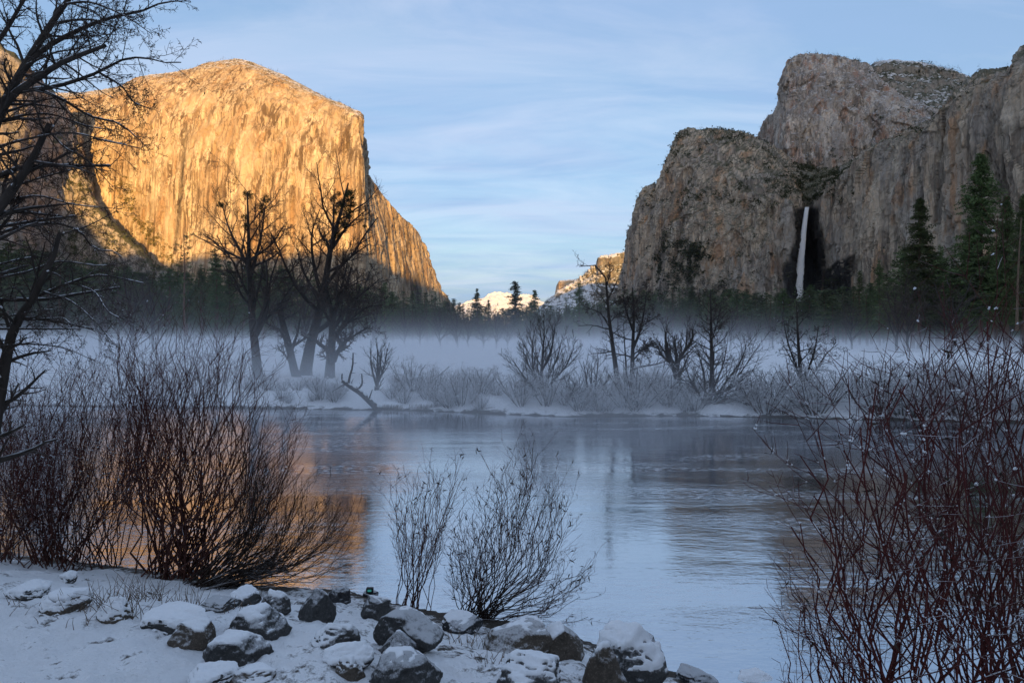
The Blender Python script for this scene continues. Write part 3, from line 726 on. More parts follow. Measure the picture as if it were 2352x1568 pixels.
# ------------------------------------------------------------------ waterfall
def mat_fall():
    m, t, b = new_mat('falling_water')
    g = geo(t); P = g.outputs['Position']
    n = noise(t, mapping(t, P, (0.9, 0.9, 0.03)), 1.0, 6, 0.65)
    t.links.new(mixc(t, n, (0.80, 0.81, 0.83), (0.96, 0.96, 0.96)), b.inputs['Base Color'])
    b.inputs['Roughness'].default_value = 0.9
    a = t.nodes.new('ShaderNodeAttribute'); a.attribute_name = 'edge'
    f = math_n(t, 'SUBTRACT', math_n(t, 'MULTIPLY_ADD', n, 1.4, 0.55), math_n(t, 'MULTIPLY', a.outputs['Fac'], 1.0), clamp=True)
    t.links.new(f, b.inputs['Alpha'])
    return m
def waterfall():
    ny, na = 90, 14
    V, E = [], []
    for i in range(ny):
        s = i / (ny - 1)
        py = 476 + 216 * s
        cxp = 1854 - 15 * s - 9 * s ** 0.6
        wpx = 10.0 + 5.0 * s + 12.0 * s ** 1.8
        Y = 1246 - 40 * s
        c = at(cxp, py, Y)
        for k in range(na):
            a = k / na * 2 * math.pi
            rad = wpx * 0.5 / F * Y * (1 + 0.08 * math.sin(s * 23 + 3 * a) * s + 0.10 * math.sin(s * 95 + a * 5) * s)
            V.append((c[0] + math.cos(a) * rad, c[1] + math.sin(a) * rad * 0.6, c[2]))
            E.append(abs(math.cos(a)) ** 3 * (0.35 + 0.5 * s) + 0.35 * max(0, s - 0.75) * 4 * 0.6)
    q = []
    for i in range(ny - 1):
        for k in range(na):
            q.append((i * na + k, i * na + (k + 1) % na, (i + 1) * na + (k + 1) % na, (i + 1) * na + k))
    me = mesh_np('waterfall', V, quads=q, attrs={'edge': E})
    link_obj('waterfall', me, mat_fall(), label='thin white waterfall dropping down the black notch in the cliffs', category='waterfall')
waterfall()

# ------------------------------------------------------------------ foliage helpers
def tri_soup(cent, size, nr, per, flat=0.6, elong=1.0):
    """per random triangles round each centre"""
    n = len(cent) * per
    C = np.repeat(cent, per, 0)
    sz = np.repeat(np.broadcast_to(size, (len(cent),)), per)
    o = nr.normal(size=(n, 3)) * sz[:, None] * 0.55; o[:, 2] *= flat
    a = nr.normal(size=(n, 3)); a[:, 2] *= flat; a /= np.linalg.norm(a, axis=1)[:, None] + 1e-9
    b = nr.normal(size=(n, 3)); b[:, 2] *= flat; b /= np.linalg.norm(b, axis=1)[:, None] + 1e-9
    s = sz * (0.6 + 0.7 * nr.rand(n))
    p0 = C + o - a * (s * 0.5 * elong)[:, None]; p1 = C + o + a * (s * 0.6 * elong)[:, None]; p2 = C + o + b * (s * 0.5)[:, None]
    V = np.stack([p0, p1, p2], 1).reshape(-1, 3)
    return V, np.arange(n * 3).reshape(-1, 3)

def conifer(seed, H=30.0, nb=120, base=0.18, rad=0.16, per=4, clump=0.75, ncl=6, power=0.85, ragged=0.35, droop=0.25):
    nr = np.random.RandomState(seed)
    t = base + (1 - base) * np.sort(nr.rand(nb)) ** 0.9
    az = nr.rand(nb) * 6.283
    ph = nr.rand(6) * 6.28
    shape = (1 - (t - base) / (1 - base)) ** power * (0.55 + 0.45 * np.clip((t - base) / 0.22, 0, 1))
    L = H * rad * shape * (1 - ragged + 2 * ragged * nr.rand(nb)) * (1 + 0.18 * np.sin(t * 23 + ph[0]) + 0.15 * np.sin(az * 2 + ph[1])) + 0.012 * H
    s = np.linspace(0.22, 1.0, ncl)[None, :]
    S_ = s + (nr.rand(nb, ncl) - 0.5) * 0.12
    up = 0.15 + 0.5 * (t - 0.5)
    r = L[:, None] * S_
    x = np.cos(az)[:, None] * r; y = np.sin(az)[:, None] * r
    z = (H * t)[:, None] + r * up[:, None] - droop * r * S_ + 0.12 * H * rad * (nr.rand(nb, ncl) - 0.5)
    C = np.stack([x, y, z], -1).reshape(-1, 3)
    size = (clump * (0.65 + 0.6 * np.repeat(shape, ncl)) * (0.8 + 0.4 * nr.rand(nb * ncl)))
    V, T = tri_soup(C, size, nr, per, flat=0.45)
    top, tt = tri_soup(np.array([[0, 0, H * (0.965 + 0.01 * i)] for i in range(4)]), 0.35 * clump, nr, 5, flat=1.4)
    crown = mesh_np('crown', np.concatenate([V, top]), tris=np.concatenate([T, tt + len(V)]), smooth=False)
    pts = [(0.15 * math.sin(k), 0.15 * math.cos(k * 1.7), H * (k / 7.0) * 0.985 - (0.6 if k == 0 else 0)) for k in range(8)]
    rads = [H * 0.0135 * (1 - k / 7.4) ** 0.8 + 0.02 for k in range(8)]
    polys = [(pts, rads)]
    for i in range(0, nb, 3):
        a, l, zz = az[i], L[i], H * t[i]
        polys.append(([(0, 0, zz), (math.cos(a) * l * .5, math.sin(a) * l * .5, zz + l * .5 * up[i] - droop * .25 * l), (math.cos(a) * l * .95, math.sin(a) * l * .95, zz + l * .95 * up[i] - droop * .9 * l)], [H * 0.0028, H * 0.0018, H * 0.0006]))
    # dead stubs below the crown
    for i in range(10):
        zz = H * (0.06 + (base) * nr.rand()); a = nr.rand() * 6.28; l = H * 0.03 * (0.5 + nr.rand())
        polys.append(([(0, 0, zz), (math.cos(a) * l * .6, math.sin(a) * l * .6, zz - l * .1), (math.cos(a) * l, math.sin(a) * l, zz - l * .25)], [H * 0.0016, H * 0.0010, H * 0.0005]))
    trunk = tube_mesh('trunk', polys, 5)
    return trunk, crown, H

def place_tree(kind, name, x, y, height, label, cat, group=None, mat=None, tmat=None, lean=0.0, wide=1.0, rz=None):
    trunk, crown, H = kind
    o = empty(name, (x, y, gz(x, y) - 0.1), label=label, category=cat)
    if group: o['group'] = group
    k = height / H
    o.scale = (k * wide, k * wide, k); o.rotation_euler = (lean * 0.6, lean, rng.random() * 6.28 if rz is None else rz)
    for nm, me, m in (('trunk', trunk, tmat or M['pine_bark']), ('crown', crown, mat or M['needle'])):
        c = bpy.data.objects.new(nm, me); COL.objects.link(c); c.parent = o
        if not me.materials: me.materials.append(m)
        c.material_slots[0].link = 'OBJECT'; c.material_slots[0].material = m
    return o

K_fir = [conifer(20 + i, 30, 120, 0.12, 0.15 + 0.02 * (i % 2), 4, 0.85, 6, 0.9, 0.35, 0.3) for i in range(4)]
K_pine = [conifer(40 + i, 32, 85, 0.34, 0.16, 4, 1.1, 5, 0.55, 0.5, 0.1) for i in range(3)]
K_slim = [conifer(60 + i, 30, 110, 0.15, 0.085, 4, 0.65, 5, 0.8, 0.4, 0.3) for i in range(2)]
K_hero = [conifer(80, 45, 300, 0.20, 0.16, 9, 0.72, 9, 0.75, 0.5, 0.28), conifer(81, 40, 270, 0.20, 0.165, 9, 0.68, 9, 0.8, 0.45, 0.28)]
K_open = [conifer(85, 30, 110, 0.16, 0.15, 6, 0.95, 6, 0.8, 0.45, 0.25), conifer(86, 30, 130, 0.12, 0.15, 6, 0.85, 6, 0.85, 0.45, 0.3)]

def tree_by_pixel(kind, name, px, top, Y, label, cat='conifer', **kw):
    x = (px - CX) / F * Y
    z = gz(x, Y)
    h = CAMH + (HOR - top) / F * Y - z
    return place_tree(kind, name, x, Y, h, label, cat, **kw)

# conifers one can pick out
tree_by_pixel(K_hero[0], 'conifer_tree', 2254, 356, 165, 'tallest conifer, dense dark spire rising before the cliff right of the waterfall', wide=0.95)
tree_by_pixel(K_hero[1], 'conifer_tree', 2112, 458, 175, 'broad dark conifer between the waterfall and the tallest spire')
tree_by_pixel(K_hero[1], 'conifer_tree', 2312, 452, 150, 'dark conifer just right of the tallest spire', wide=0.8, rz=2.0)
tree_by_pixel(K_hero[0], 'conifer_tree', 2352, 448, 140, 'conifer cut by the right picture edge', wide=0.75, rz=4.0)
tree_by_pixel(K_fir[1], 'conifer_tree', 2020, 596, 230, 'slim conifer below the grey scree right of the waterfall', wide=0.9)
tree_by_pixel(K_fir[2], 'conifer_tree', 1975, 622, 250, 'small dark conifer nearest the black overhang beside the waterfall')
tree_by_pixel(K_fir[0], 'conifer_tree', 2160, 560, 200, 'conifer half hidden between the two tallest conifers', wide=0.9)
tree_by_pixel(K_fir[3], 'young_conifer', 1862, 652, 270, 'bright green young conifer at the foot of the waterfall', mat=M['needle_young'], wide=1.2)
tree_by_pixel(K_fir[1], 'young_conifer', 1800, 668, 290, 'yellow green young conifer left of the waterfall foot', mat=M['needle_young'])
tree_by_pixel(K_open[0], 'conifer_tree', 1183, 646, 330, 'lone open crowned pine standing before the glowing snow mountain', wide=1.5)
tree_by_pixel(K_open[1], 'conifer_tree', 1096, 664, 310, 'narrow conifer left of the glowing snow mountain', wide=1.1)
tree_by_pixel(K_open[1], 'conifer_tree', 1122, 690, 320, 'lower conifer beside the narrow one, before the snow mountain', wide=1.1, rz=1.0)
tree_by_pixel(K_open[0], 'conifer_tree', 1228, 666, 320, 'conifer right of the lone pine, before the end of the snowfield', wide=1.2, rz=2.2)
tree_by_pixel(K_fir[2], 'conifer_tree', 1330, 652, 300, 'dark conifer before the distant snowy slope', wide=1.3)
tree_by_pixel(K_fir[0], 'conifer_tree', 1290, 720, 320, 'short conifer at the foot of the distant snowy slope')
tree_by_pixel(K_fir[3], 'conifer_tree', 884, 646, 210, 'pointed conifer at the right flank of the mistletoe trees')
tree_by_pixel(K_fir[0], 'conifer_tree', 495, 566, 230, 'tallest conifer left of the bare tree with round mistletoe', wide=1.1)
tree_by_pixel(K_fir[2], 'conifer_tree', 527, 600, 235, 'conifer directly behind the left bare mistletoe tree', wide=1.1)
tree_by_pixel(K_fir[1], 'conifer_tree', 462, 606, 220, 'conifer beside the flat topped dead pine')

# flat topped pine with a tall bare trunk
def snag():
    nr = np.random.RandomState(5)
    Y = 190.0; px = 423
    x = (px - CX) / F * Y; z = gz(x, Y); H = CAMH + (HOR - 536) / F * Y - z
    o = empty('pine_tree', (x, Y, z - 0.1), label='lanky pine with a long bare orange trunk and sparse flat top', category='pine')
    pts = [(0.12 * math.sin(k * 1.3), 0, H * k / 9) for k in range(10)]
    polys = [(pts, [0.42 * (1 - k / 10.5) for k in range(10)])]
    C = []
    for i in range(34):
        t = 0.42 + 0.57 * i / 34 + 0.01 * nr.rand(); a = nr.rand() * 6.28; l = (1.0 + 1.6 * nr.rand()) * (1.25 if t > 0.8 else 0.8)
        e = (math.cos(a) * l, math.sin(a) * l, H * t + 0.15 * l + 0.3 * nr.rand())
        polys.append(([(0, 0, H * t), (e[0] * .5, e[1] * .5, H * t), e], [0.09, 0.06, 0.03]))
        if t > 0.72 or nr.rand() < 0.35:
            for q in range(4): C.append((e[0] * (0.7 + 0.1 * q), e[1] * (0.7 + 0.1 * q), e[2] + 0.1 * q))
    link_obj('trunk', tube_mesh('trunk', polys, 5), M['pine_bark'], o)
    V, T = tri_soup(np.array(C), 0.45, nr, 9, 0.6)
    link_obj('crown', mesh_np('crown', V, tris=T, smooth=False), M['needle'], o)
snag()

# the wood across the meadow
LANDM = [(-400, 90, 'behind the thick overhanging trunk'), (90, 200, 'behind the snowy level boughs'), (200, 300, 'behind the tips of the snowy boughs'), (300, 400, 'left of the lanky pine'), (400, 470, 'around the lanky pine'), (470, 560, 'left of the round mistletoe tree'), (560, 640, 'behind the round mistletoe tree'), (640, 720, 'between the two mistletoe trees'), (720, 800, 'behind the dense mistletoe tree'), (800, 920, 'right of the dense mistletoe tree'),
         (920, 1000, 'under the shaded prow of the great wall'), (1000, 1085, 'left of the glowing snow mountain'), (1085, 1140, 'below the left snow mountain foot'), (1140, 1210, 'below the lone open pine'), (1210, 1290, 'right of the lone open pine'), (1290, 1370, 'below the distant snowy slope'), (1370, 1440, 'behind the leaning alder'), (1440, 1510, 'behind the dense alder'), (1510, 1600, 'behind the pollarded willow'), (1600, 1680, 'behind the straight cone shaped alder'), (1680, 1780, 'between the straight alder and the waterfall'), (1780, 1880, 'right below the waterfall'), (1880, 1960, 'below the black overhang'), (1960, 2070, 'below the grey scree'), (2070, 2160, 'around the broad conifer'), (2160, 2290, 'around the tallest spire'), (2290, 2900, 'at the right picture edge')]
def landmark(px):
    for a, b, t in LANDM:
        if a <= px < b: return t
    return ''
def wood(n, px0, px1, Y0, Y1, topf, label, group, kinds, mats, seed):
    r = random.Random(seed)
    for i in range(n):
        px = px0 + (px1 - px0) * (i + r.random()) / n
        Y = Y0 + (Y1 - Y0) * r.random()
        dt = r.uniform(-16, 22)
        kd, mt = r.choice(kinds), r.choice(mats)
        look = 'bare stemmed' if kd in K_pine else 'narrow' if kd in K_slim else 'bushy'
        col = 'bright green' if mt is M['needle_young'] else 'greyish' if mt is M['needle_far'] else 'dark'
        lab = ('taller ' if dt < 0 else 'lower ') + look + ' ' + col + ' conifer ' + label.replace('across the misty meadow,', 'beyond the meadow,') + ' ' + landmark(px)
        tree_by_pixel(kd, 'conifer_tree', px, topf(px) + dt, Y, lab, group=group, mat=mt, wide=r.uniform(1.25, 1.9))
tl = lambda px: np.interp(px, [-200, 0, 150, 300, 420, 560, 700, 850, 920], [560, 560, 590, 620, 632, 615, 630, 665, 690])
wood(74, -160, 910, 200, 400, tl, 'of the dark wood,', 'conifers in the wood under the golden wall', K_fir + K_pine + K_slim, [M['needle'], M['needle'], M['needle_far'], M['needle_young']], 3)
tm = lambda px: np.interp(px, [900, 960, 1040, 1080, 1160, 1280, 1400, 1470], [672, 680, 690, 706, 712, 702, 686, 670])
wood(64, 900, 1470, 240, 430, tm, 'across the misty meadow,', 'conifers in the tree line across the meadow', K_fir + K_slim + K_pine, [M['needle'], M['needle_far'], M['needle_far']], 4)
tr = lambda px: np.interp(px, [1460, 1560, 1700, 1800, 1900, 1980, 2060, 2200, 2400], [682, 672, 664, 674, 676, 660, 645, 630, 600])
wood(90, 1460, 2400, 220, 420, tr, 'of the shaded wood,', 'conifers in the wood below the waterfall cliffs', K_fir + K_slim + K_pine, [M['needle'], M['needle_far'], M['needle_far']], 5)
wood(16, 2060, 2420, 150, 215, lambda px: 600 + 30 * math.sin(px), 'of the nearer stand', 'conifers under the rightmost spires', K_pine + [K_hero[1]], [M['needle']], 6)

# the farther forest that climbs to the foot of the cliffs reads as one mass
def mini_tree(nr):
    n = 26
    t = nr.rand(n); a = nr.rand(n) * 6.28; r = (1 - t) * 0.16 * (0.5 + 0.7 * nr.rand(n))
    C = np.stack([np.cos(a) * r, np.sin(a) * r, 0.08 + 0.9 * t], 1)
    return tri_soup(C, 0.10 * (1.25 - t), nr, 2, 0.6)
def forest_mass():
    nr = np.random.RandomState(9)
    minis = [mini_tree(nr) for _ in range(8)]
    V, T, off = [], [], 0
    for i in range(6500):
        Y = 400 + 1100 * nr.rand() ** 1.5
        px = -150 + 2650 * nr.rand()
        if 1060 < px < 1260 and nr.rand() < 0.5: continue
        x = (px - CX) / F * Y
        h = 16 + 20 * nr.rand() * (0.55 if 1020 < px < 1300 else 1.0)
        v, t = minis[i % 8]
        ca, sa = math.cos(i), math.sin(i)
        vv = np.stack([v[:, 0] * ca - v[:, 1] * sa, v[:, 0] * sa + v[:, 1] * ca, v[:, 2]], 1) * h * np.array([1.6, 1.6, 1.0])
        V.append(vv + (x, Y, float(ground_z(np.array([x]), np.array([Y]), False)[0]))); T.append(t + off); off += len(v)
    me = mesh_np('forest', np.concatenate(V), tris=np.concatenate(T), smooth=False)
    link_obj('forest', me, M['needle_far'], kind='stuff', label='distant conifer forest climbing to the foot of the cliffs', category='forest')
forest_mass()
# scrub and trees clinging to the cliffs
def scrub(name, parts, mat, label, seed):
    nr = np.random.RandomState(seed)
    minis = [mini_tree(nr) for _ in range(6)]
    V, T, off = [], [], 0
    for (G, Nn, count, cond, smin, smax, tall) in parts:
        P = G.reshape(-1, 3); nn = Nn.reshape(-1, 3)
        px = P[:, 0] / P[:, 1] * F + CX; py = HOR - (P[:, 2] - CAMH) / P[:, 1] * F
        w_ = np.clip(cond(px, py, abs(nn[:, 2]), P), 0, None)
        if w_.sum() <= 0: continue
        idx = nr.choice(len(P), count, p=w_ / w_.sum())
        for i in idx:
            c = P[i] + nr.normal(size=3) * (3, 3, 0.5)
            s = smin + (smax - smin) * nr.rand() ** 2
            if nr.rand() < tall:
                v, t = minis[nr.randint(6)]
                vv = v * np.array([1.4, 1.4, 1.0]) * s * 1.9 + c + (0, 0, -s * 0.15)
            else:
                k = 6
                u = nr.normal(size=(k, 3)); u /= np.linalg.norm(u, axis=1)[:, None]
                vv, t = tri_soup(c + u * s * 0.42 * (1.2, 1.2, 0.65) + (0, 0, s * 0.3), s * 0.62, nr, 3, 0.8)
            V.append(vv); T.append(t + off); off += len(vv)
    me = mesh_np(name, np.concatenate(V), tris=np.concatenate(T), smooth=False)
    link_obj(name, me, mat, kind='stuff', label=label, category='scrub')
def box_w(px, py, x0, x1, y0, y1, soft=20):
    return sstep(x0 - soft, x0, px) * (1 - sstep(x1, x1 + soft, px)) * sstep(y0 - soft, y0, py) * (1 - sstep(y1, y1 + soft, py))
def noi(P, sc, off=0.0):
    return np.clip(fbm(P / sc + off, 3) * 3.0 + 0.35, 0, 1.5)
scrub('cliff_scrub', [
    (G_rc, N_rc, 1500, lambda px, py, nz, P: (sstep(0.30, 0.6, nz)) * noi(P, 60) * (px < 1960) * (py > 290) * (py < 480), 3, 9, 0.25),
    (G_rc, N_rc, 900, lambda px, py, nz, P: box_w(px, py, 1700, 1925, 372, 455, 12) * noi(P, 40, 9), 3.5, 8, 0.3),
    (G_rc, N_rc, 520, lambda px, py, nz, P: np.exp(-(((px - 1570) / 46) ** 2 + ((py - 600) / 42) ** 2)) * noi(P, 50, 3), 5, 12, 0.2),
    (G_rc, N_rc, 380, lambda px, py, nz, P: sstep(0.12, 0.4, nz) * box_w(px, py, 1440, 1800, 440, 720) * noi(P, 50, 5), 3, 8, 0.2),
    (G_rc, N_rc, 700, lambda px, py, nz, P: box_w(px, py, 1470, 1800, 650, 760, 20) * sstep(610, 760, py) * noi(P, 60, 6), 7, 15, 0.6),
    (G_rc, N_rc, 110, lambda px, py, nz, P: sstep(0.12, 0.4, nz) * box_w(px, py, 1960, 2360, 160, 700) * noi(P, 50, 7), 3, 8, 0.4),
    (G_rc, N_rc, 160, lambda px, py, nz, P: box_w(px, py, 1900, 2080, 620, 760, 15) * sstep(600, 720, py), 6, 12, 0.6),
    (G_mc, N_mc, 420, lambda px, py, nz, P: sstep(0.22, 0.5, nz) * (py < 420) * noi(P, 70, 2), 4, 11, 0.5),
    (G_mc, N_mc, 260, lambda px, py, nz, P: box_w(px, py, 1860, 2000, 345, 430, 15), 5, 10, 0.5),
    (G_tc, N_tc, 600, lambda px, py, nz, P: (py < 300) * noi(P, 80, 1), 8, 17, 0.8),
    (G_fr, N_fr, 700, lambda px, py, nz, P: sstep(0.2, 0.6, nz) * (py < 760) * noi(P, 160, 1), 10, 20, 0.9),
], M['shrub'], 'dark evergreen scrub and small trees on the shaded cliff ledges', 12)
def rim_w(G, lo, hi):
    nv = G.shape[1]
    m = np.zeros(G.shape[:2]); m[:, int(nv * lo):int(nv * hi)] = 1
    return m.ravel()
rim_ec = rim_w(G_ec, 0.79, 0.85)
rim_rc = rim_w(G_rc, 0.80, 0.86)
rim_mc = rim_w(G_mc, 0.79, 0.84)
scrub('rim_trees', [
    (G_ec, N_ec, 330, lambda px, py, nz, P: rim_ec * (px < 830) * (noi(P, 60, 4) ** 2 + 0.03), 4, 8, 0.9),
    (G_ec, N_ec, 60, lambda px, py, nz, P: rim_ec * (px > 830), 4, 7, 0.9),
], M['shrub_sun_tinted'], 'tiny sunlit trees along the rim of the golden wall', 13)
scrub('rim_trees', [
    (G_rc, N_rc, 170, lambda px, py, nz, P: rim_rc * (px < 1760) * (px > 1440) * (0.05 + noi(P, 60, 4) ** 2), 3, 6.5, 0.9),
    (G_rc, N_rc, 40, lambda px, py, nz, P: rim_rc * (px > 2000) * (px < 2400), 4, 8, 0.9),
    (G_mc, N_mc, 130, lambda px, py, nz, P: rim_mc * (px < 2080) * (0.05 + noi(P, 60, 2)), 5, 9, 0.8),
], M['shrub'], 'small dark trees along the rim of the shaded cliffs', 14)
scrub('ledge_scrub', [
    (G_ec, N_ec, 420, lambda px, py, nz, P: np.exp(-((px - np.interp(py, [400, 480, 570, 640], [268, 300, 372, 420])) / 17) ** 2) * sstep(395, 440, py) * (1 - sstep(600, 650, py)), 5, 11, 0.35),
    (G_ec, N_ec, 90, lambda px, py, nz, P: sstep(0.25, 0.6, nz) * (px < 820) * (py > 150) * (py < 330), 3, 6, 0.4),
], M['shrub_sun_tinted'], 'green scrub, tinted sunlit gold, in the gully beside the great wall', 15)
scrub('slope_scrub', [
    (G_sp, N_sp, 1300, lambda px, py, nz, P: sstep(0.2, 0.5, nz) * (px > -60) * (py > 300) * noi(P, 80, 1), 5, 13, 0.45),
    (G_sp, N_sp, 1300, lambda px, py, nz, P: box_w(px, py, -60, 420, 560, 790, 60) * (0.25 + noi(P, 70, 8)), 9, 19, 0.8),
    (G_ec, N_ec, 300, lambda px, py, nz, P: box_w(px, py, 420, 1050, 715, 780, 15), 8, 16, 0.8),
], M['needle_far'], 'green trees and scrub covering the slope under the grey spur', 16)

# ------------------------------------------------------------------ bare trees and shrubs
def resample(pts, n):
    P = np.array(pts, float)
    d = np.concatenate([[0], np.cumsum(np.linalg.norm(np.diff(P, axis=0), axis=1))])
    return hermite(d, P, np.linspace(0, d[-1], n)) if len(P) > 2 else np.array([np.interp(np.linspace(0, d[-1], n), d, P[:, k]) for k in range(3)]).T

def walk(r, p, d, L, r0, r1, n, wander, trop):
    pts = [p]; rad = [r0]
    d = d.normalized(); st = L / n
    q = p.copy()
    for i in range(n):
        d = d + Vector((r.gauss(0, wander), r.gauss(0, wander), r.gauss(0, wander) + trop))
        d.normalize()
        q = q + d * st
        pts.append(q); rad.append(r0 + (r1 - r0) * ((i + 1) / n))
    return pts, rad

def ramify(r, limbs, spec, rmin):
    """limbs: list of (pts, radii); spec: one dict per further level"""
    levels = [limbs]
    cur = limbs
    for sp_ in spec:
        nxt = []
        for pts, rad in cur:
            n = len(pts) - 1
            Lp = sum((Vector(pts[i + 1]) - Vector(pts[i])).length for i in range(n))
            cnt = sp_['n'] * (0.7 + 0.6 * r.random())
            cnt = int(cnt) + (1 if r.random() < cnt - int(cnt) else 0)
            az0 = r.random() * 6.28
            for k in range(cnt):
                t = sp_['t0'] + (1 - sp_['t0']) * (k + r.random()) / max(cnt, 1)
                f = t * n; i = min(int(f), n - 1); f -= i
                a, b = Vector(pts[i]), Vector(pts[i + 1])
                p = a.lerp(b, f); d = (b - a).normalized()
                rp = rad[i] + (rad[i + 1] - rad[i]) * f
                ax = d.orthogonal(); ax.rotate(Matrix.Rotation(az0 + k * 2.4 + r.uniform(-.5, .5), 3, d))
                an = math.radians(r.uniform(*sp_['ang']))
                d2 = d * math.cos(an) + ax * math.sin(an)
                if 'flat' in sp_: d2.y *= sp_['flat']
                L = min(sp_.get('max', 1e9), Lp * r.uniform(*sp_['len']) * (1 - sp_.get('taper', 0.45) * t))
                r0 = max(rmin, min(rp * 0.8, rp * sp_.get('rr', 0.6)))
                nxt.append(walk(r, p, d2, L, r0, max(rmin * 0.6, r0 * 0.3), sp_.get('seg', 4), sp_.get('wander', 0.12), sp_.get('trop', 0.05)))
        levels.append(nxt); cur = nxt
    return levels

def snow_bits(r, polys, prob, fat, minr, flat_only=True, lenf=(0.1, 0.3), maxr=0.03):
    out = []
    for pts, rad in polys:
        n = len(pts) - 1
        for i in range(n):
            if r.random() > prob: continue
            a, b = Vector(pts[i]), Vector(pts[i + 1]); d = b - a
            L = d.length
            if L < 1e-4: continue
            if flat_only and abs(d.z) / L > 0.80: continue
            l = r.uniform(*lenf); t = r.uniform(0, 1 - l)
            rr_ = max(minr, min(maxr, (rad[i] + rad[i + 1]) * 0.5)) * fat * r.uniform(0.7, 1.2)
            lift = Vector((0, 0, (rad[i] + rad[i + 1]) * 0.5 * 0.75))
            p = [a.lerp(b, t + l * k / 3) + lift + Vector((0, 0, 0.25 * rr_ * r.uniform(-1, 1))) for k in range(4)]
            out.append(([tuple(v) for v in p], [rr_ * 0.25, rr_, rr_ * r.uniform(0.7, 1.1), rr_ * 0.2]))
    return out

def snow_lumps(r, polys, prob, size):
    """small clots of snow caught where twigs leave a stem"""
    out = []
    for pts, rad in polys:
        if r.random() > prob: continue
        a, b = Vector(pts[0]), Vector(pts[1])
        d = (b - a).normalized()
        k = r.uniform(0.5, 1.3) * size
        for q in range(r.choice((2, 3, 4))):
            c = a + d * k * r.uniform(0, 2.2) + Vector((r.uniform(-.4, .4), r.uniform(-.4, .4), r.uniform(0.1, 0.5))) * k
            ax = Vector((r.uniform(-1, 1), r.uniform(-1, 1), r.uniform(-.3, .3))).normalized() * k * r.uniform(0.5, 0.9)
            w_ = k * r.uniform(0.35, 0.6)
            out.append(([tuple(c - ax), tuple(c - ax * 0.5), tuple(c + ax * 0.5), tuple(c + ax)], [w_ * 0.25, w_, w_ * r.uniform(0.7, 1.0), w_ * 0.25]))
    return out

def snow_caps(r, polys, minrad, prob=0.6):
    """long ridges of snow lying on the limbs"""
    out = []
    for pts, rad in polys:
        n = len(pts) - 1
        i = 0
        while i < n:
            a, b = Vector(pts[i]), Vector(pts[i + 1])
            if rad[i] >= minrad and r.random() < prob and abs((b - a).z) / ((b - a).length + 1e-6) < 0.72:
                w_ = max(0.007, rad[i] * 0.75)
                p = []; q = []
                for k in range(5):
                    v = a.lerp(b, k / 4); p.append((v.x, v.y, v.z + rad[i] * 0.72)); q.append(w_ * (0.55 if k in (0, 4) else 1.0) * r.uniform(0.8, 1.15))
                out.append((p, q))
            i += 1
    return out

def build_tree(name, label, cat, levels, mats, sides, base, names=('trunk', 'branches', 'twigs'), snow=None, leaves=None, group=None, kinds=None):
    o = empty(name, base, label=label, category=cat)
    if group: o['group'] = group
    off = np.array(base)
    bins = {}
    for k, lv in enumerate(levels):
        nm = names[min(k, len(names) - 1)]
        bins.setdefault(nm, []).extend([(np.array([tuple(p) for p in pts]) - off, rad) for pts, rad in lv])
    for j, nm in enumerate(names):
        if nm in bins and bins[nm]:
            link_obj(nm, tube_mesh(nm, bins[nm], sides[min(j, len(sides) - 1)]), mats[min(j, len(mats) - 1)], o, **({'kind': 'stuff'} if nm != 'trunk' else {}))
    if snow:
        link_obj('snow', tube_mesh('snow', [(np.array(p) - off, q) for p, q in snow], 4), M['snow'], o, kind='stuff')
    if leaves is not None:
        nm, V, T, m = leaves
        link_obj(nm, mesh_np(nm, V - off, tris=T, smooth=False), m, o, kind='stuff')
    return o

def limb_px(pts, Y, r0, r1, n=10, depth=0.0, power=1.0):
    """a limb drawn through pixels at distance Y, swinging by depth metres along the view"""
    P = [at(a, b, Y + depth * (k / max(1, len(pts) - 1))) for k, (a, b) in enumerate(pts)]
    P = resample(P, n + 1)
    return ([Vector(p) for p in P], [r0 + (r1 - r0) * (k / n) ** power for k in range(n + 1)])

def leaves_on(nr, polys, count, size, elong=1.6, flat=1.0, per=1, hang=0.0):
    C = []
    for _ in range(count):
        pts, rad = polys[nr.randint(len(polys))]
        i = nr.randint(len(pts) - 1); t = nr.rand()
        a, b = np.array(pts[i]), np.array(pts[i + 1])
        C.append(a + (b - a) * t - np.array([0, 0, hang * nr.rand()]))
    return tri_soup(np.array(C), size, nr, per, flat, elong)

SP_TREE = [dict(n=9, t0=0.25, len=(0.30, 0.55), ang=(28, 60), seg=5, wander=0.13, trop=0.10, rr=0.6),
           dict(n=8, t0=0.15, len=(0.35, 0.62), ang=(25, 60), seg=4, wander=0.15, trop=0.07, rr=0.6),
           dict(n=9, t0=0.1, len=(0.35, 0.7), ang=(20, 60), seg=3, wander=0.16, trop=0.05, rr=0.7)]

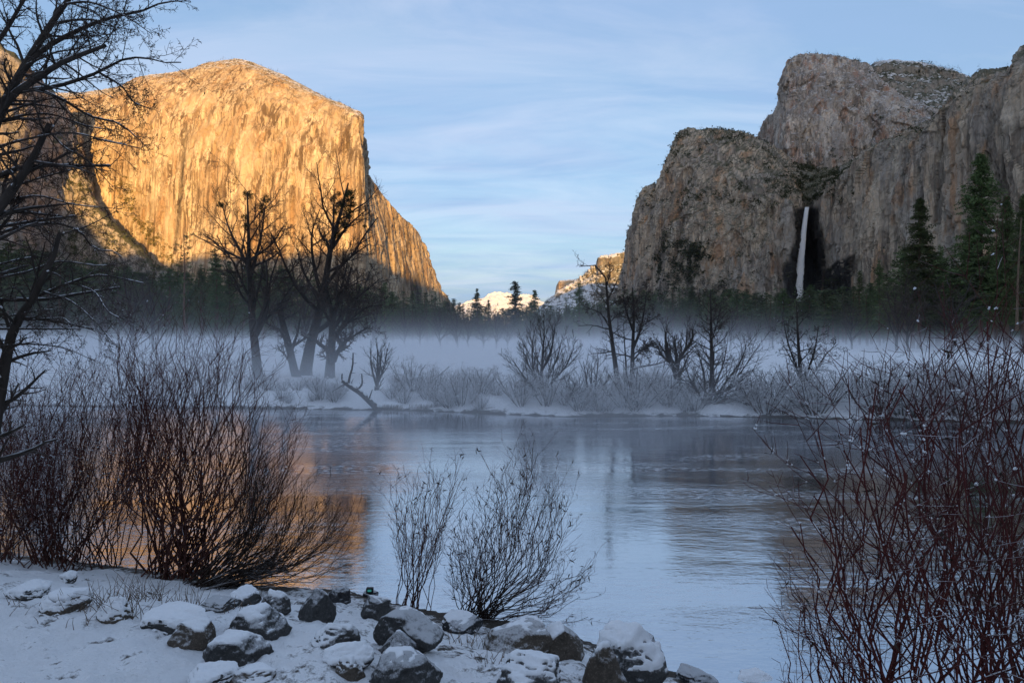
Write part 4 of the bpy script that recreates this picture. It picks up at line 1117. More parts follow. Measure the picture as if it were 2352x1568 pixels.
def far_tree(label, limbs, Y, seed, spec=SP_TREE, rmin=0.012, mats=None, mist=None, leaf=None, name='bare_tree', cat='tree', snow=0.0, depth=3.0, group=None, nseg=9):
    r = random.Random(seed)
    L0 = []
    for pts, a, b in limbs:
        L0.append(limb_px(pts, Y + r.uniform(-0.2, 0.2), a, b, nseg, depth=r.uniform(-depth, depth) if len(L0) else 0))
    p0, r0_ = L0[0]
    r0_[0] *= 1.45; r0_[1] *= 1.08
    base = tuple(L0[0][0][0])
    lv = ramify(r, L0, spec, rmin)
    sn = None
    if snow:
        sn = snow_bits(r, lv[1] + lv[2], snow, 1.3, 0.015)
    leaves = None
    nr = np.random.RandomState(seed)
    if leaf:
        V, T = leaves_on(nr, lv[-1], leaf[0], leaf[1])
        leaves = ('dry_leaves', V, T, leaf[2] if len(leaf) > 2 else M['leafdry'])
    o = build_tree(name, label, cat, lv, mats or [M['bark_plain'], M['bark_plain'], M['twig_brown']], [7, 4, 3], base, snow=sn, leaves=leaves, group=group)
    if mist:
        for (px, py, rad) in mist:
            c = np.array(at(px, py, Y + r.uniform(-1, 1))) - np.array(base)
            u = nr.normal(size=(60, 3)); u /= np.linalg.norm(u, axis=1)[:, None]
            rr_ = rad / F * Y
            V, T = tri_soup(c + u * rr_ * (nr.rand(60, 1) ** 0.4) * (1, 1, 0.95), rr_ * 0.30, nr, 9, 1.0)
            link_obj('mistletoe', mesh_np('mistletoe', V, tris=T, smooth=False), M['mistletoe'], o, kind='stuff')
    return o

YT = 54.0
far_tree('tall bare tree with two round mistletoe clumps, left of the pair', [
    ([(594, 900), (590, 830), (582, 760), (576, 690), (573, 620), (571, 540), (568, 440)], 0.40, 0.05),
    ([(582, 690), (568, 610), (548, 570), (528, 530), (510, 470)], 0.20, 0.03),
    ([(574, 640), (588, 590), (600, 540), (610, 470)], 0.17, 0.03),
    ([(572, 600), (592, 585), (625, 560), (650, 520)], 0.13, 0.03),
    ([(588, 770), (606, 735), (615, 700), (622, 640), (640, 585)], 0.20, 0.03),
    ([(608, 735), (640, 705), (665, 665), (690, 640)], 0.12, 0.03),
    ([(574, 700), (556, 680), (538, 640), (518, 612)], 0.11, 0.02)], YT, 101,
    mist=[(569, 448, 12), (611, 458, 10), (601, 474, 9), (562, 498, 8), (566, 520, 9), (507, 470, 8), (603, 487, 6)], snow=0.02)
far_tree('leaning broken trunk forking low between the two mistletoe trees', [
    ([(690, 890), (676, 850), (665, 800), (650, 745), (641, 696)], 0.36, 0.22),
    ([(672, 800), (655, 780), (641, 755)], 0.16, 0.06),
    ([(670, 800), (682, 770), (690, 730)], 0.14, 0.05)], 55.0, 102,
    spec=[dict(n=5, t0=0.3, len=(0.3, 0.6), ang=(30, 70), seg=4, wander=0.15, trop=0.06, rr=0.4), SP_TREE[1], SP_TREE[2]], snow=0.05)
far_tree('big bare tree topped by a dense mistletoe mass, right of the pair', [
    ([(700, 900), (704, 840), (716, 780), (733, 720), (742, 680), (752, 620), (762, 560), (780, 500), (800, 420)], 0.52, 0.06),
    ([(742, 690), (728, 640), (718, 590), (716, 540), (735, 480)], 0.20, 0.03),
    ([(752, 610), (762, 560), (766, 500), (768, 450)], 0.17, 0.03),
    ([(764, 570), (790, 530), (820, 500), (845, 480)], 0.15, 0.03),
    ([(746, 660), (775, 620), (812, 585), (850, 560)], 0.17, 0.03),
    ([(740, 690), (710, 650), (690, 600), (680, 560)], 0.15, 0.03),
    ([(733, 720), (760, 690), (800, 660), (840, 640)], 0.14, 0.03)], 56.0, 103,
    mist=[(803, 447, 15), (795, 470, 16), (800, 490, 14), (780, 470, 9), (765, 455, 9), (770, 488, 8), (790, 515, 11), (778, 445, 6), (775, 540, 9), (812, 470, 8), (838, 520, 5)], snow=0.02)
far_tree('dark many limbed bare tree spreading to the right above the fallen log', [
    ([(757, 905), (758, 850), (762, 790), (763, 745), (758, 700), (746, 650)], 0.46, 0.10),
    ([(764, 780), (790, 745), (815, 700), (830, 650)], 0.24, 0.03),
    ([(768, 830), (785, 790), (815, 770), (850, 750)], 0.16, 0.03),
    ([(763, 745), (776, 690), (790, 640), (800, 590)], 0.2, 0.03),
    ([(775, 765), (810, 730), (845, 705), (880, 700)], 0.14, 0.03),
    ([(764, 760), (800, 700), (850, 660), (872, 640)], 0.16, 0.03)], 53.0, 104,
    spec=[dict(n=9, t0=0.2, len=(0.35, 0.6), ang=(28, 65), seg=5, wander=0.14, trop=0.06, rr=0.6), SP_TREE[1], dict(SP_TREE[2], n=7)], leaf=(2500, 0.10), snow=0.02)
SP_WIL = [dict(n=9, t0=0.12, len=(0.35, 0.6), ang=(15, 40), seg=5, wander=0.08, trop=0.12, rr=0.5),
          dict(n=8, t0=0.1, len=(0.35, 0.6), ang=(15, 40), seg=4, wander=0.09, trop=0.10, rr=0.6),
          dict(n=4, t0=0.1, len=(0.35, 0.6), ang=(15, 45), seg=3, wander=0.1, trop=0.06, rr=0.7)]
far_tree('slim upright willow with a pale brown broom of twigs behind the fallen log', [
    ([(861, 925), (863, 895), (867, 880), (872, 850), (876, 800)], 0.13, 0.02),
    ([(865, 885), (855, 850), (850, 800)], 0.08, 0.02), ([(867, 880), (880, 850), (890, 800)], 0.08, 0.02), ([(866, 882), (868, 840), (866, 790)], 0.08, 0.02)], 42.0, 105, spec=SP_WIL[:2], rmin=0.008, name='willow_tree')
far_tree('round bare willow with many pale stems at the water, middle of the far bank', [
    ([(1240, 915), (1243, 870), (1246, 820), (1250, 760), (1248, 735)], 0.12, 0.02),
    ([(1236, 912), (1220, 885), (1200, 860), (1180, 830)], 0.09, 0.015), ([(1240, 900), (1225, 850), (1222, 800), (1230, 750)], 0.08, 0.015),
    ([(1244, 900), (1262, 860), (1280, 820), (1290, 780)], 0.10, 0.015), ([(1246, 905), (1275, 870), (1300, 840), (1318, 800)], 0.09, 0.015),
    ([(1245, 850), (1265, 810), (1272, 770), (1275, 745)], 0.07, 0.015), ([(1240, 880), (1215, 840), (1200, 800)], 0.06, 0.015)], 38.5, 106, spec=SP_WIL, rmin=0.007, name='willow_tree')
far_tree('slender leaning alder with a crooked top bending to the left', [
    ([(1421, 900), (1415, 850), (1408, 800), (1400, 740), (1395, 690), (1394, 650), (1380, 620), (1355, 606), (1330, 612)], 0.17, 0.02),
    ([(1400, 750), (1380, 720), (1360, 710), (1335, 700)], 0.07, 0.015), ([(1395, 690), (1410, 660), (1420, 640)], 0.06, 0.015), ([(1394, 655), (1400, 630), (1398, 600)], 0.05, 0.015)], 41.0, 107,
    spec=[dict(n=12, t0=0.25, len=(0.16, 0.3), ang=(40, 80), seg=5, wander=0.12, trop=0.0, rr=0.4), dict(SP_TREE[1], n=6), dict(SP_TREE[2], n=4)], rmin=0.008, snow=0.04, leaf=(500, 0.06), name='alder_tree')
far_tree('upright dark alder with a dense brown crown beside the leaning one', [
    ([(1451, 900), (1452, 850), (1454, 780), (1456, 720), (1452, 660)], 0.17, 0.03),
    ([(1454, 800), (1470, 760), (1480, 710), (1485, 670)], 0.10, 0.02), ([(1452, 830), (1475, 805), (1500, 790)], 0.06, 0.015), ([(1454, 760), (1440, 720), (1432, 680)], 0.08, 0.02)], 41.5, 108,
    spec=[dict(n=13, t0=0.2, len=(0.25, 0.45), ang=(35, 75), seg=5, wander=0.13, trop=0.02, rr=0.45), dict(SP_TREE[1], n=7), dict(SP_TREE[2], n=5)], rmin=0.009, leaf=(2600, 0.09), name='alder_tree')
far_tree('thin straight alder stem between the leaning and the dense alders', [
    ([(1441, 895), (1438, 840), (1434, 780), (1432, 740)], 0.08, 0.015)], 41.2, 109,
    spec=[dict(n=14, t0=0.15, len=(0.2, 0.4), ang=(35, 75), seg=4, wander=0.13, trop=0.02, rr=0.45), dict(SP_TREE[1], n=5)], rmin=0.008, name='alder_tree')
far_tree('stout pollarded trunk forking into knobbly upright limbs', [
    ([(1556, 905), (1556, 880), (1552, 852), (1540, 825), (1530, 790), (1528, 760)], 0.26, 0.04),
    ([(1553, 855), (1560, 825), (1575, 800), (1578, 760)], 0.15, 0.03), ([(1553, 850), (1553, 810), (1548, 770)], 0.12, 0.02),
    ([(1546, 838), (1520, 815), (1508, 790)], 0.10, 0.02), ([(1574, 805), (1590, 780), (1592, 750)], 0.09, 0.02)], 39.5, 110, spec=SP_WIL, rmin=0.009, name='willow_tree')
far_tree('tall straight bare alder with a cone of fine twigs, over the dark willow', [
    ([(1636, 900), (1635, 850), (1634, 780), (1633, 720), (1632, 665)], 0.15, 0.025),
    ([(1634, 780), (1648, 740), (1655, 700)], 0.07, 0.015)], 39.0, 111,
    spec=[dict(n=26, t0=0.15, len=(0.22, 0.4), ang=(35, 70), seg=5, wander=0.10, trop=0.06, rr=0.4), dict(SP_TREE[1], n=7), dict(SP_TREE[2], n=4)], rmin=0.008, leaf=(900, 0.06), name='alder_tree')
far_tree('dark arching willow thicket leaning out over the water', [
    ([(1626, 935), (1630, 910), (1660, 900), (1695, 880), (1730, 850)], 0.10, 0.012), ([(1624, 935), (1620, 900), (1615, 850), (1600, 800)], 0.08, 0.012),
    ([(1628, 933), (1640, 890), (1660, 840), (1672, 780)], 0.08, 0.012), ([(1624, 934), (1600, 900), (1580, 860), (1570, 830)], 0.07, 0.012),
    ([(1630, 934), (1670, 915), (1710, 900), (1750, 890)], 0.07, 0.012), ([(1630, 932), (1665, 880), (1700, 830), (1715, 790)], 0.08, 0.012), ([(1625, 934), (1632, 880), (1640, 820), (1640, 770)], 0.07, 0.012),
    ([(1622, 935), (1605, 905), (1590, 880), (1560, 870)], 0.06, 0.012), ([(1632, 930), (1690, 870), (1725, 820), (1745, 790)], 0.07, 0.012)], 36.5, 112,
    spec=[dict(n=12, t0=0.1, len=(0.35, 0.65), ang=(15, 45), seg=5, wander=0.10, trop=0.06, rr=0.5), dict(n=8, t0=0.1, len=(0.3, 0.6), ang=(15, 45), seg=4, wander=0.1, trop=0.04, rr=0.6)], rmin=0.010, mats=[M['willow'], M['willow'], M['twig_brown']], name='willow_tree', snow=0.05, depth=2.0)
far_tree('three stemmed alder with snow on its upper twigs below the waterfall', [
    ([(1842, 915), (1840, 880), (1836, 820), (1832, 760), (1830, 692)], 0.15, 0.02),
    ([(1841, 880), (1825, 830), (1808, 780), (1800, 740)], 0.09, 0.015), ([(1843, 880), (1860, 840), (1872, 800), (1880, 750)], 0.09, 0.015), ([(1848, 880), (1880, 840), (1900, 810), (1925, 790)], 0.07, 0.015)], 38.0, 113,
    spec=[dict(n=14, t0=0.2, len=(0.22, 0.4), ang=(35, 75), seg=5, wander=0.12, trop=0.03, rr=0.45), dict(SP_TREE[1], n=6), dict(SP_TREE[2], n=3)], rmin=0.008, leaf=(1100, 0.07), snow=0.10, name='alder_tree')
far_tree('upright dark willow bush right of the round willow', [
    ([(1345, 938), (1350, 910), (1345, 860), (1340, 830)], 0.08, 0.012), ([(1348, 935), (1365, 900), (1372, 850), (1375, 820)], 0.08, 0.012), ([(1350, 935), (1380, 900), (1400, 860)], 0.07, 0.012), ([(1344, 935), (1335, 900), (1328, 860)], 0.06, 0.012), ([(1349, 930), (1358, 880), (1358, 835)], 0.06, 0.012)], 36.8, 114,
    spec=SP_WIL[:2], rmin=0.009, name='willow_tree', mats=[M['willow'], M['willow'], M['twig_brown']])
far_tree('small fan shaped willow between the round willow and the upright bush', [
    ([(1290, 935), (1300, 905), (1303, 870)], 0.06, 0.01), ([(1292, 935), (1312, 905), (1322, 878)], 0.05, 0.01), ([(1288, 935), (1290, 900), (1288, 870)], 0.05, 0.01)], 36.6, 115,
    spec=SP_WIL[:2], rmin=0.009, name='willow_tree', mats=[M['willow'], M['willow'], M['twig_brown']])
far_tree('thin pale dead trunk standing among the conifers at the right edge', [
    ([(2336, 760), (2337, 680), (2340, 600), (2346, 500)], 0.26, 0.10)], 130.0, 116, spec=[dict(n=8, t0=0.5, len=(0.1, 0.2), ang=(40, 80), seg=4, wander=0.1, trop=0.0, rr=0.3), dict(SP_TREE[1], n=4)], rmin=0.03, mats=[M['weed'], M['bark_plain']])

# leafless trees in the tree line beyond the meadow
def midtree(seed):
    r = random.Random(seed)
    L0 = [([Vector((r.uniform(-.3, .3), r.uniform(-.3, .3), k * 1.6)) for k in range(6)], [0.22 - 0.03 * k for k in range(6)])]
    for k in range(7):
        L0.append(walk(r, Vector((0, 0, 1.5 + 0.6 * k)), Vector((math.cos(k * 2.4), math.sin(k * 2.4), 1.5)), r.uniform(4, 7), 0.12, 0.03, 6, 0.1, 0.08))
    lv = ramify(r, L0, [dict(n=9, t0=0.2, len=(0.35, 0.6), ang=(25, 60), seg=4, wander=0.12, trop=0.08, rr=0.6), dict(n=7, t0=0.1, len=(0.4, 0.7), ang=(20, 55), seg=3, wander=0.12, trop=0.05, rr=0.7)], 0.022)
    P = lambda q: [(np.array([tuple(p) for p in a]), b) for a, b in q]
    return tube_mesh('trunk', P(lv[0]), 5), tube_mesh('crown', P(lv[1] + lv[2]), 3), 10.0
K_mid = [midtree(s_) for s_ in (1, 2, 3, 4)]
rm = random.Random(77)
for i, (px, top, Y) in enumerate([(930, 712, 190), (965, 716, 200), (1010, 704, 185), (1048, 708, 180), (1075, 712, 190), (1110, 728, 175), (1140, 716, 170), (1165, 735, 180), (1215, 738, 180), (1268, 735, 170), (1390, 700, 180), (1420, 715, 170), (1490, 700, 170), (1530, 705, 180), (1585, 712, 170), (1680, 705, 170), (1720, 720, 180), (1775, 715, 170), (1955, 690, 170), (2060, 640, 150), (2085, 660, 140), (2190, 650, 140), (350, 640, 150), (300, 620, 140), (230, 640, 130), (640, 660, 150), (700, 640, 150), (860, 690, 160)]):
    lab = ('tall' if top < 690 else 'twiggy') + ' brown leafless tree across the meadow, ' + landmark(px)
    tree_by_pixel(K_mid[i % 4], 'bare_tree', px, top, Y, lab, cat='tree', group='leafless trees across the meadow', mat=M['twig_brown'], tmat=M['bark_plain'], wide=rm.uniform(0.9, 1.3))

# fallen log at the far water's edge
def log():
    r = random.Random(4)
    Y = 38.0
    limbs = [limb_px([(874, 945), (850, 922), (825, 900), (805, 888), (786, 874)], Y, 0.20, 0.10, 8),
             limb_px([(800, 884), (804, 862), (810, 840), (811, 810)], Y, 0.07, 0.03, 6), limb_px([(788, 876), (785, 868), (786, 858)], Y, 0.05, 0.03, 3),
             limb_px([(820, 896), (832, 880), (831, 858)], Y, 0.06, 0.025, 5), limb_px([(793, 880), (778, 890), (762, 900)], Y, 0.035, 0.012, 4)]
    lv = [limbs, ramify(r, limbs, [dict(n=5, t0=0.3, len=(0.15, 0.35), ang=(40, 80), seg=4, wander=0.15, trop=0.0, rr=0.35)], 0.008)[1]]
    build_tree('fallen_log', 'dead forked log leaning out of the far bank into the river', 'log', lv, [M['bark'], M['bark']], [8, 4], tuple(limbs[0][0][0]), names=('trunk', 'branches'), snow=snow_caps(r, limbs, 0.03, 0.9))
log()

# frosted shrubs on the far bank
def frost_shrub(seed, n, h, spread, kind=0):
    r = random.Random(seed)
    L0 = []
    for k in range(n):
        a = r.random() * 6.28; l = r.uniform(0.15, 1.0)
        d = Vector((math.cos(a) * spread * l, math.sin(a) * spread * l, 1.0))
        L0.append(walk(r, Vector((math.cos(a) * 0.25 * l, math.sin(a) * 0.25 * l, -0.05)), d, h * r.uniform(0.6, 1.05), 0.022, 0.008, 6, 0.10, 0.02 if kind == 0 else 0.08))
    lv = ramify(r, L0, [dict(n=7, t0=0.15, len=(0.3, 0.55), ang=(25, 65), seg=4, wander=0.14, trop=0.02, rr=0.6), dict(n=5, t0=0.1, len=(0.35, 0.7), ang=(25, 65), seg=3, wander=0.14, trop=0.0, rr=0.7)], 0.007)
    P = lambda q: [(np.array([tuple(p) for p in a]), b) for a, b in q]
    V_, T_ = leaves_on(np.random.RandomState(seed), lv[1] + lv[2], 900, 0.045, 1.3, 0.7, 1)
    return tube_mesh('stems', P(lv[0]), 4), tube_mesh('twigs', P(lv[1] + lv[2]), 3), mesh_np('frost', V_, tris=T_, smooth=False)
K_fs = [frost_shrub(s_, 16, 1.5, 0.9, s_ % 2) for s_ in (1, 2, 3, 4, 5)]
fsr = random.Random(31)
FS = [(560, 1.0), (600, 1.1), (640, 0.9), (668, 1.1), (700, 1.2), (722, 1.0), (740, 1.1), (762, 1.2), (780, 0.9), (905, 1.5), (930, 1.9), (950, 1.5), (975, 1.4), (1000, 1.45), (1025, 1.3), (1050, 1.5), (1075, 1.4), (1100, 1.5), (1125, 1.6), (1150, 1.5), (1172, 1.6), (1195, 1.4), (1215, 1.5), (1260, 1.3), (1285, 1.3), (1320, 1.5),
      (1345, 1.4), (1375, 1.5), (1405, 1.6), (1430, 1.7), (1455, 1.6), (1480, 1.8), (1510, 1.7), (1535, 1.6), (1570, 1.5), (1590, 1.4), (1700, 1.4), (1730, 1.5), (1760, 1.7), (1790, 1.8), (1815, 1.9), (1850, 2.0), (1880, 2.1), (1910, 2.0), (1945, 2.2), (1985, 2.1), (2025, 2.3), (2065, 2.2), (2110, 2.2), (2160, 2.2), (2210, 2.1), (2260, 2.2), (2310, 2.2), (2350, 2.1)]
for row in range(2):
    for i, (px, h) in enumerate(FS):
        if fsr.random() < 0.18: continue
        px2 = px + fsr.uniform(-14, 14) + row * 12
        Yb = None
        for Y in np.linspace(26, 60, 300):
            x = (px2 - CX) / F * Y
            if Y - np.interp(x, FB[:, 0], FB[:, 1]) > (0.5 if row == 0 else 2.6) + fsr.uniform(0, 0.01): Yb = Y; break
        Yb += fsr.uniform(0, 1.2)
        x = (px2 - CX) / F * Yb
        seg = next(t for a, t in ((650, 'at the foot of the round mistletoe tree'), (715, 'at the feet of the leaning trunks'), (800, 'left of the fallen log'), (940, 'beside the slim upright willow'), (1040, 'above the left half of the long hummock'), (1110, 'above the right half of the long hummock'), (1180, 'between the hummock and the round willow'), (1240, 'left below the round willow'), (1300, 'right below the round willow'), (1390, 'around the upright dark willow bush'), (1470, 'below the leaning alder'), (1545, 'left of the pollarded willow'), (1600, 'right of the pollarded willow'), (1750, 'right of the dark arching willow'), (1830, 'left of the three stemmed alder'), (1900, 'right of the three stemmed alder'), (2000, 'below the right snowfield'), (2120, 'under the broad conifer'), (2240, 'under the tallest conifer'), (9999, 'at the right picture edge')) if px < a)
        o = empty('frosted_shrub', (x, Yb, gz(x, Yb) - 0.03), label=('tall ' if h > 1.55 else 'low ') + ('frosted shrub at the far water edge ' if row == 0 else 'frosted shrub behind the first row ') + seg, category='shrub', group='frosted shrubs on the far bank')
        k = h / 1.5 * fsr.uniform(0.5, 1.3) * (1.0 if row == 0 else 0.95)
        o.scale = (k * 1.15, k * 1.15, k); o.rotation_euler = (0, 0, fsr.random() * 6.28)
        st, tw, fz = K_fs[fsr.randrange(5)]
        for nm, me_, m_ in (('stems', st, M['twig_brown']), ('twigs', tw, M['twig_frost']), ('frost', fz, M['snow'])):
            c = bpy.data.objects.new(nm, me_); COL.objects.link(c); c.parent = o; c['kind'] = 'stuff'
            if not me_.materials: me_.materials.append(m_)

# snow laden grass tufts on the far water line
def hummock(px0, px1, top, bot, Y, label, seed):
    r = random.Random(seed); nr = np.random.RandomState(seed)
    xa, xb = (px0 - CX) / F * Y, (px1 - CX) / F * Y
    h = (bot - top) / F * Y; n = 40; mrow = 12
    V = []
    for i in range(n):
        u = i / (n - 1)
        e = math.sin(math.pi * u) ** 0.35
        for k in range(mrow):
            a = math.pi * k / (mrow - 1)
            V.append((xa + (xb - xa) * u, Y + 0.45 - math.cos(a) * (0.45 * e + 0.05), 0.02 + h * e * math.sin(a) ** 0.6))
    V = np.array(V); V += fbm(V * 2.5, 3)[:, None] * np.array([0.05, 0.16, 0.16])
    o = empty('grass_hummock', ((xa + xb) / 2, Y, 0.0), label=label, category='grass')
    off = np.array(o.location)
    link_obj('snow', mesh_np('snow', V - off, quads=grid_quads(n, mrow)), M['snow'], o)
    polys = []
    for i in range(int(90 * (xb - xa))):
        x = r.uniform(xa, xb); z = h * r.uniform(0.35, 0.85)
        polys.append(([(x, Y - 0.02 - 0.05 * r.random(), z), (x + r.uniform(-.06, .06), Y - 0.16, z * 0.6), (x + r.uniform(-.1, .1), Y - 0.2 - 0.05 * r.random(), 0.0)], [0.006, 0.006, 0.003]))
    link_obj('grass', tube_mesh('grass', [(np.array(p) - off, q) for p, q in polys], 3), M['weed'], o, kind='stuff')
hummock(940, 1105, 926, 944, 38.1, 'long snow capped grass hummock at the far water line', 1)
hummock(872, 926, 929, 945, 38.2, 'short snow capped grass hummock beside the fallen log', 2)
hummock(1112, 1138, 934, 950, 37.0, 'little round snow capped tuft right of the long hummock', 3)
hummock(700, 800, 930, 938, 39.2, 'low snowy grass bank left of the fallen log', 4)

# ------------------------------------------------------------------ near shrubs
def shrub(name, label, base_px, fan, seed, mats, spec, rbase, rtip, rmin, group=None, snow=(0.05, 1.6, 0.006), leaves=None, nseg=9, spread=0.35, Ybase=None, cat='shrub', wander=0.05, catkin=None):
    """fan: list of (tip px, tip py, depth offset m, curve) for the main stems"""
    r = random.Random(seed)
    if Ybase is None: bx, by, bz = hit(*base_px)
    else:
        by = Ybase; bx = (base_px[0] - CX) / F * by; bz = gz(bx, by)
    L0 = []
    for (tx, ty, dd, cv) in fan:
        tip = Vector(at(tx, ty, by + dd))
        a = r.random() * 6.28; q = spread * math.sqrt(r.random())
        b0 = Vector((bx + math.cos(a) * q, by + math.sin(a) * q * 0.7, bz - 0.05))
        d = tip - b0
        # leave the ground leaning outwards, then turn up towards the tip
        mid = b0 + Vector((d.x * (0.5 + cv), d.y * (0.5 + cv), d.z * (0.5 - cv * 0.6)))
        pts = resample([b0, b0.lerp(mid, 0.55), mid, mid.lerp(tip, 0.5) + Vector((d.x * cv * 0.12, 0, -abs(d.z) * cv * 0.04)), tip], nseg + 1)
        wb = wander * d.length
        jit = np.array([[r.gauss(0, 1), r.gauss(0, 1), r.gauss(0, 0.5)] for _ in range(nseg + 1)]) * wb * 0.25
        jit[0] = 0
        pts = pts + jit
        rb = rbase * r.uniform(0.55, 1.15)
        L0.append(([Vector(p) for p in pts], [rb + (rtip - rb) * (k / nseg) ** 0.8 for k in range(nseg + 1)]))
    lv = ramify(r, L0, spec, rmin)
    sn = snow_lumps(r, lv[1] + (lv[2] if len(lv) > 2 else []), snow[0] * 0.9, snow[2] * 2.2) + snow_bits(r, lv[0], snow[0] * 0.6, 1.0, 0.004, lenf=(0.2, 0.6), maxr=0.008) if snow and snow[0] > 0 else None
    lf = None
    nr = np.random.RandomState(seed)
    if leaves: 
        V, T = leaves_on(nr, lv[-1], leaves[0], leaves[1], 2.4, 1.3, 2, hang=leaves[1])
        lf = ('dry_leaves', V, T, M['leafdry'])
    return build_tree(name, label, cat, lv, mats, [5, 3, 3], (bx, by, bz), names=('stems', 'branches', 'twigs'), snow=sn, leaves=lf, group=group)

def fan_random(r, n, x0, x1, ytop, depth, cv=(0.05, 0.2), jit=60, bias=1.0):
    out = []
    for k in range(n):
        u = (k + r.random()) / n
        tx = x0 + (x1 - x0) * u
        ty = ytop(u) + r.uniform(-jit * 0.2, jit * 1.8) * bias
        out.append((tx, ty, r.uniform(-depth, depth), r.uniform(*cv)))
    return out

SP_SHRUB = [dict(n=7, t0=0.25, len=(0.18, 0.38), ang=(12, 38), seg=5, wander=0.06, trop=0.06, rr=0.6, taper=0.3),
            dict(n=4, t0=0.15, len=(0.25, 0.5), ang=(15, 45), seg=3, wander=0.07, trop=0.05, rr=0.7)]
SP_BIG = [dict(n=5, t0=0.2, len=(0.20, 0.45), ang=(16, 42), seg=6, wander=0.06, trop=0.06, rr=0.62, taper=0.3),
          dict(n=3, t0=0.25, len=(0.25, 0.5), ang=(25, 55), seg=4, wander=0.06, trop=0.06, rr=0.7)]
SP_RED = [dict(n=7, t0=0.2, len=(0.16, 0.36), ang=(20, 48), seg=5, wander=0.06, trop=0.08, rr=0.6, taper=0.3),
          dict(n=4, t0=0.2, len=(0.25, 0.5), ang=(22, 50), seg=3, wander=0.07, trop=0.07, rr=0.7)]
rs = random.Random(5)
ip = np.interp
shrub('willow_shrub', 'large red brown willow fanning out at the water, centre of the left thicket', (392, 1322), fan_random(rs, 88, 250, 700, lambda u: ip(u, [0, .3, .55, .8, 1], [760, 735, 745, 860, 1010]), 1.0, (0.02, 0.14), 90), 201, [M['red_dark'], M['red_dark'], M['red']], SP_SHRUB, 0.017, 0.004, 0.0028, snow=(0.10, 1.7, 0.006), spread=0.7, wander=0.09)
shrub('willow_shrub', 'low dark willow sweeping right over the river beside the boulders', (470, 1345), fan_random(rs, 72, 560, 812, lambda u: ip(u, [0, .3, .6, 1], [980, 1060, 1140, 1180]), 0.9, (0.12, 0.30), 70), 202, [M['willow'], M['willow'], M['willow']], SP_SHRUB, 0.013, 0.004, 0.0026, snow=(0.012, 1.5, 0.005), spread=0.5)
shrub('dogwood_shrub', 'tangled red dogwood hung with snow at the left picture edge', (60, 1290), fan_random(rs, 70, -120, 220, lambda u: ip(u, [0, .5, 1], [860, 840, 900]), 1.2, (0.02, 0.16), 120), 203, [M['red_dark'], M['red'], M['red']], SP_RED, 0.012, 0.004, 0.0028, snow=(0.28, 2.4, 0.007), spread=0.9)
shrub('dogwood_shrub', 'dark red dogwood between the edge thicket and the large willow', (170, 1300), fan_random(rs, 62, 60, 400, lambda u: ip(u, [0, .5, 1], [900, 850, 800]), 1.2, (0.02, 0.16), 120), 204, [M['red_dark'], M['red_dark'], M['red']], SP_RED, 0.012, 0.004, 0.0028, snow=(0.18, 2.2, 0.007), spread=0.8)
shrub('dogwood_shrub', 'tall thin red stems rising behind the large willow into the mist', (250, 1262), fan_random(rs, 46, 180, 560, lambda u: ip(u, [0, .5, 1], [790, 730, 760]), 1.2, (0.0, 0.10), 90), 205, [M['red_dark'], M['red'], M['red']], SP_RED, 0.012, 0.004, 0.003, snow=(0.12, 1.8, 0.007), spread=0.8)
shrub('willow_shrub', 'dense dark thicket against the left picture edge behind the dogwoods', (-40, 1235), fan_random(rs, 60, -160, 200, lambda u: ip(u, [0, 1], [760, 860]), 1.5, (0.0, 0.12), 120), 206, [M['willow'], M['red_dark'], M['red_dark']], SP_RED, 0.013, 0.005, 0.0035, snow=(0.05, 2.0, 0.008), spread=1.0)
shrub('willow_shrub', 'wiry willow with dry leaves leaning right over the water behind the boulders', (1092, 1418), fan_random(rs, 66, 1030, 1362, lambda u: ip(u, [0, .3, .6, .85, 1], [1150, 1080, 1030, 1150, 1330]), 0.7, (0.10, 0.32), 90), 207, [M['willow'], M['red_dark'], M['red_dark']], SP_SHRUB, 0.010, 0.003, 0.0024, snow=(0.015, 1.6, 0.005), leaves=(420, 0.034), spread=0.24, wander=0.09)
shrub('willow_shrub', 'thin upright willow left of the leafy one, behind the domed boulder', (952, 1398), fan_random(rs, 26, 900, 1060, lambda u: ip(u, [0, .5, 1], [1120, 1080, 1060]), 0.5, (0.0, 0.10), 60), 208, [M['red_dark'], M['red_dark'], M['red_dark']], SP_SHRUB, 0.009, 0.003, 0.0024, snow=(0.02, 1.6, 0.005), leaves=(90, 0.034), spread=0.30)
shrub('dogwood_shrub', 'bright red dogwood leaning left from the lower right corner with snow clots', (2120, 1660), fan_random(rs, 26, 1800, 2200, lambda u: ip(u, [0, .2, .5, 1], [1180, 960, 880, 840]), 0.5, (0.02, 0.14), 130), 209, [M['red'], M['red'], M['red']], SP_BIG, 0.013, 0.0045, 0.0032, snow=(0.30, 1.6, 0.006), leaves=(60, 0.034), spread=0.30, Ybase=4.9, wander=0.10)
shrub('dogwood_shrub', 'dense red dogwood filling the lower right picture edge', (2290, 1650), fan_random(rs, 28, 2000, 2480, lambda u: ip(u, [0, .3, .6, 1], [900, 800, 760, 740]), 0.6, (0.0, 0.12), 150), 210, [M['red'], M['red'], M['red']], SP_BIG, 0.013, 0.0045, 0.0032, snow=(0.28, 1.6, 0.006), leaves=(80, 0.034), spread=0.40, Ybase=5.3, wander=0.10)
shrub('dogwood_shrub', 'taller dark dogwood at the right edge reaching above the meadow', (2380, 1560), fan_random(rs, 22, 2130, 2480, lambda u: ip(u, [0, .5, 1], [720, 690, 660]), 0.8, (0.0, 0.12), 120), 211, [M['red_dark'], M['red_dark'], M['red']], SP_BIG, 0.012, 0.004, 0.0028, snow=(0.12, 1.8, 0.006), spread=0.5, Ybase=6.2, wander=0.10)
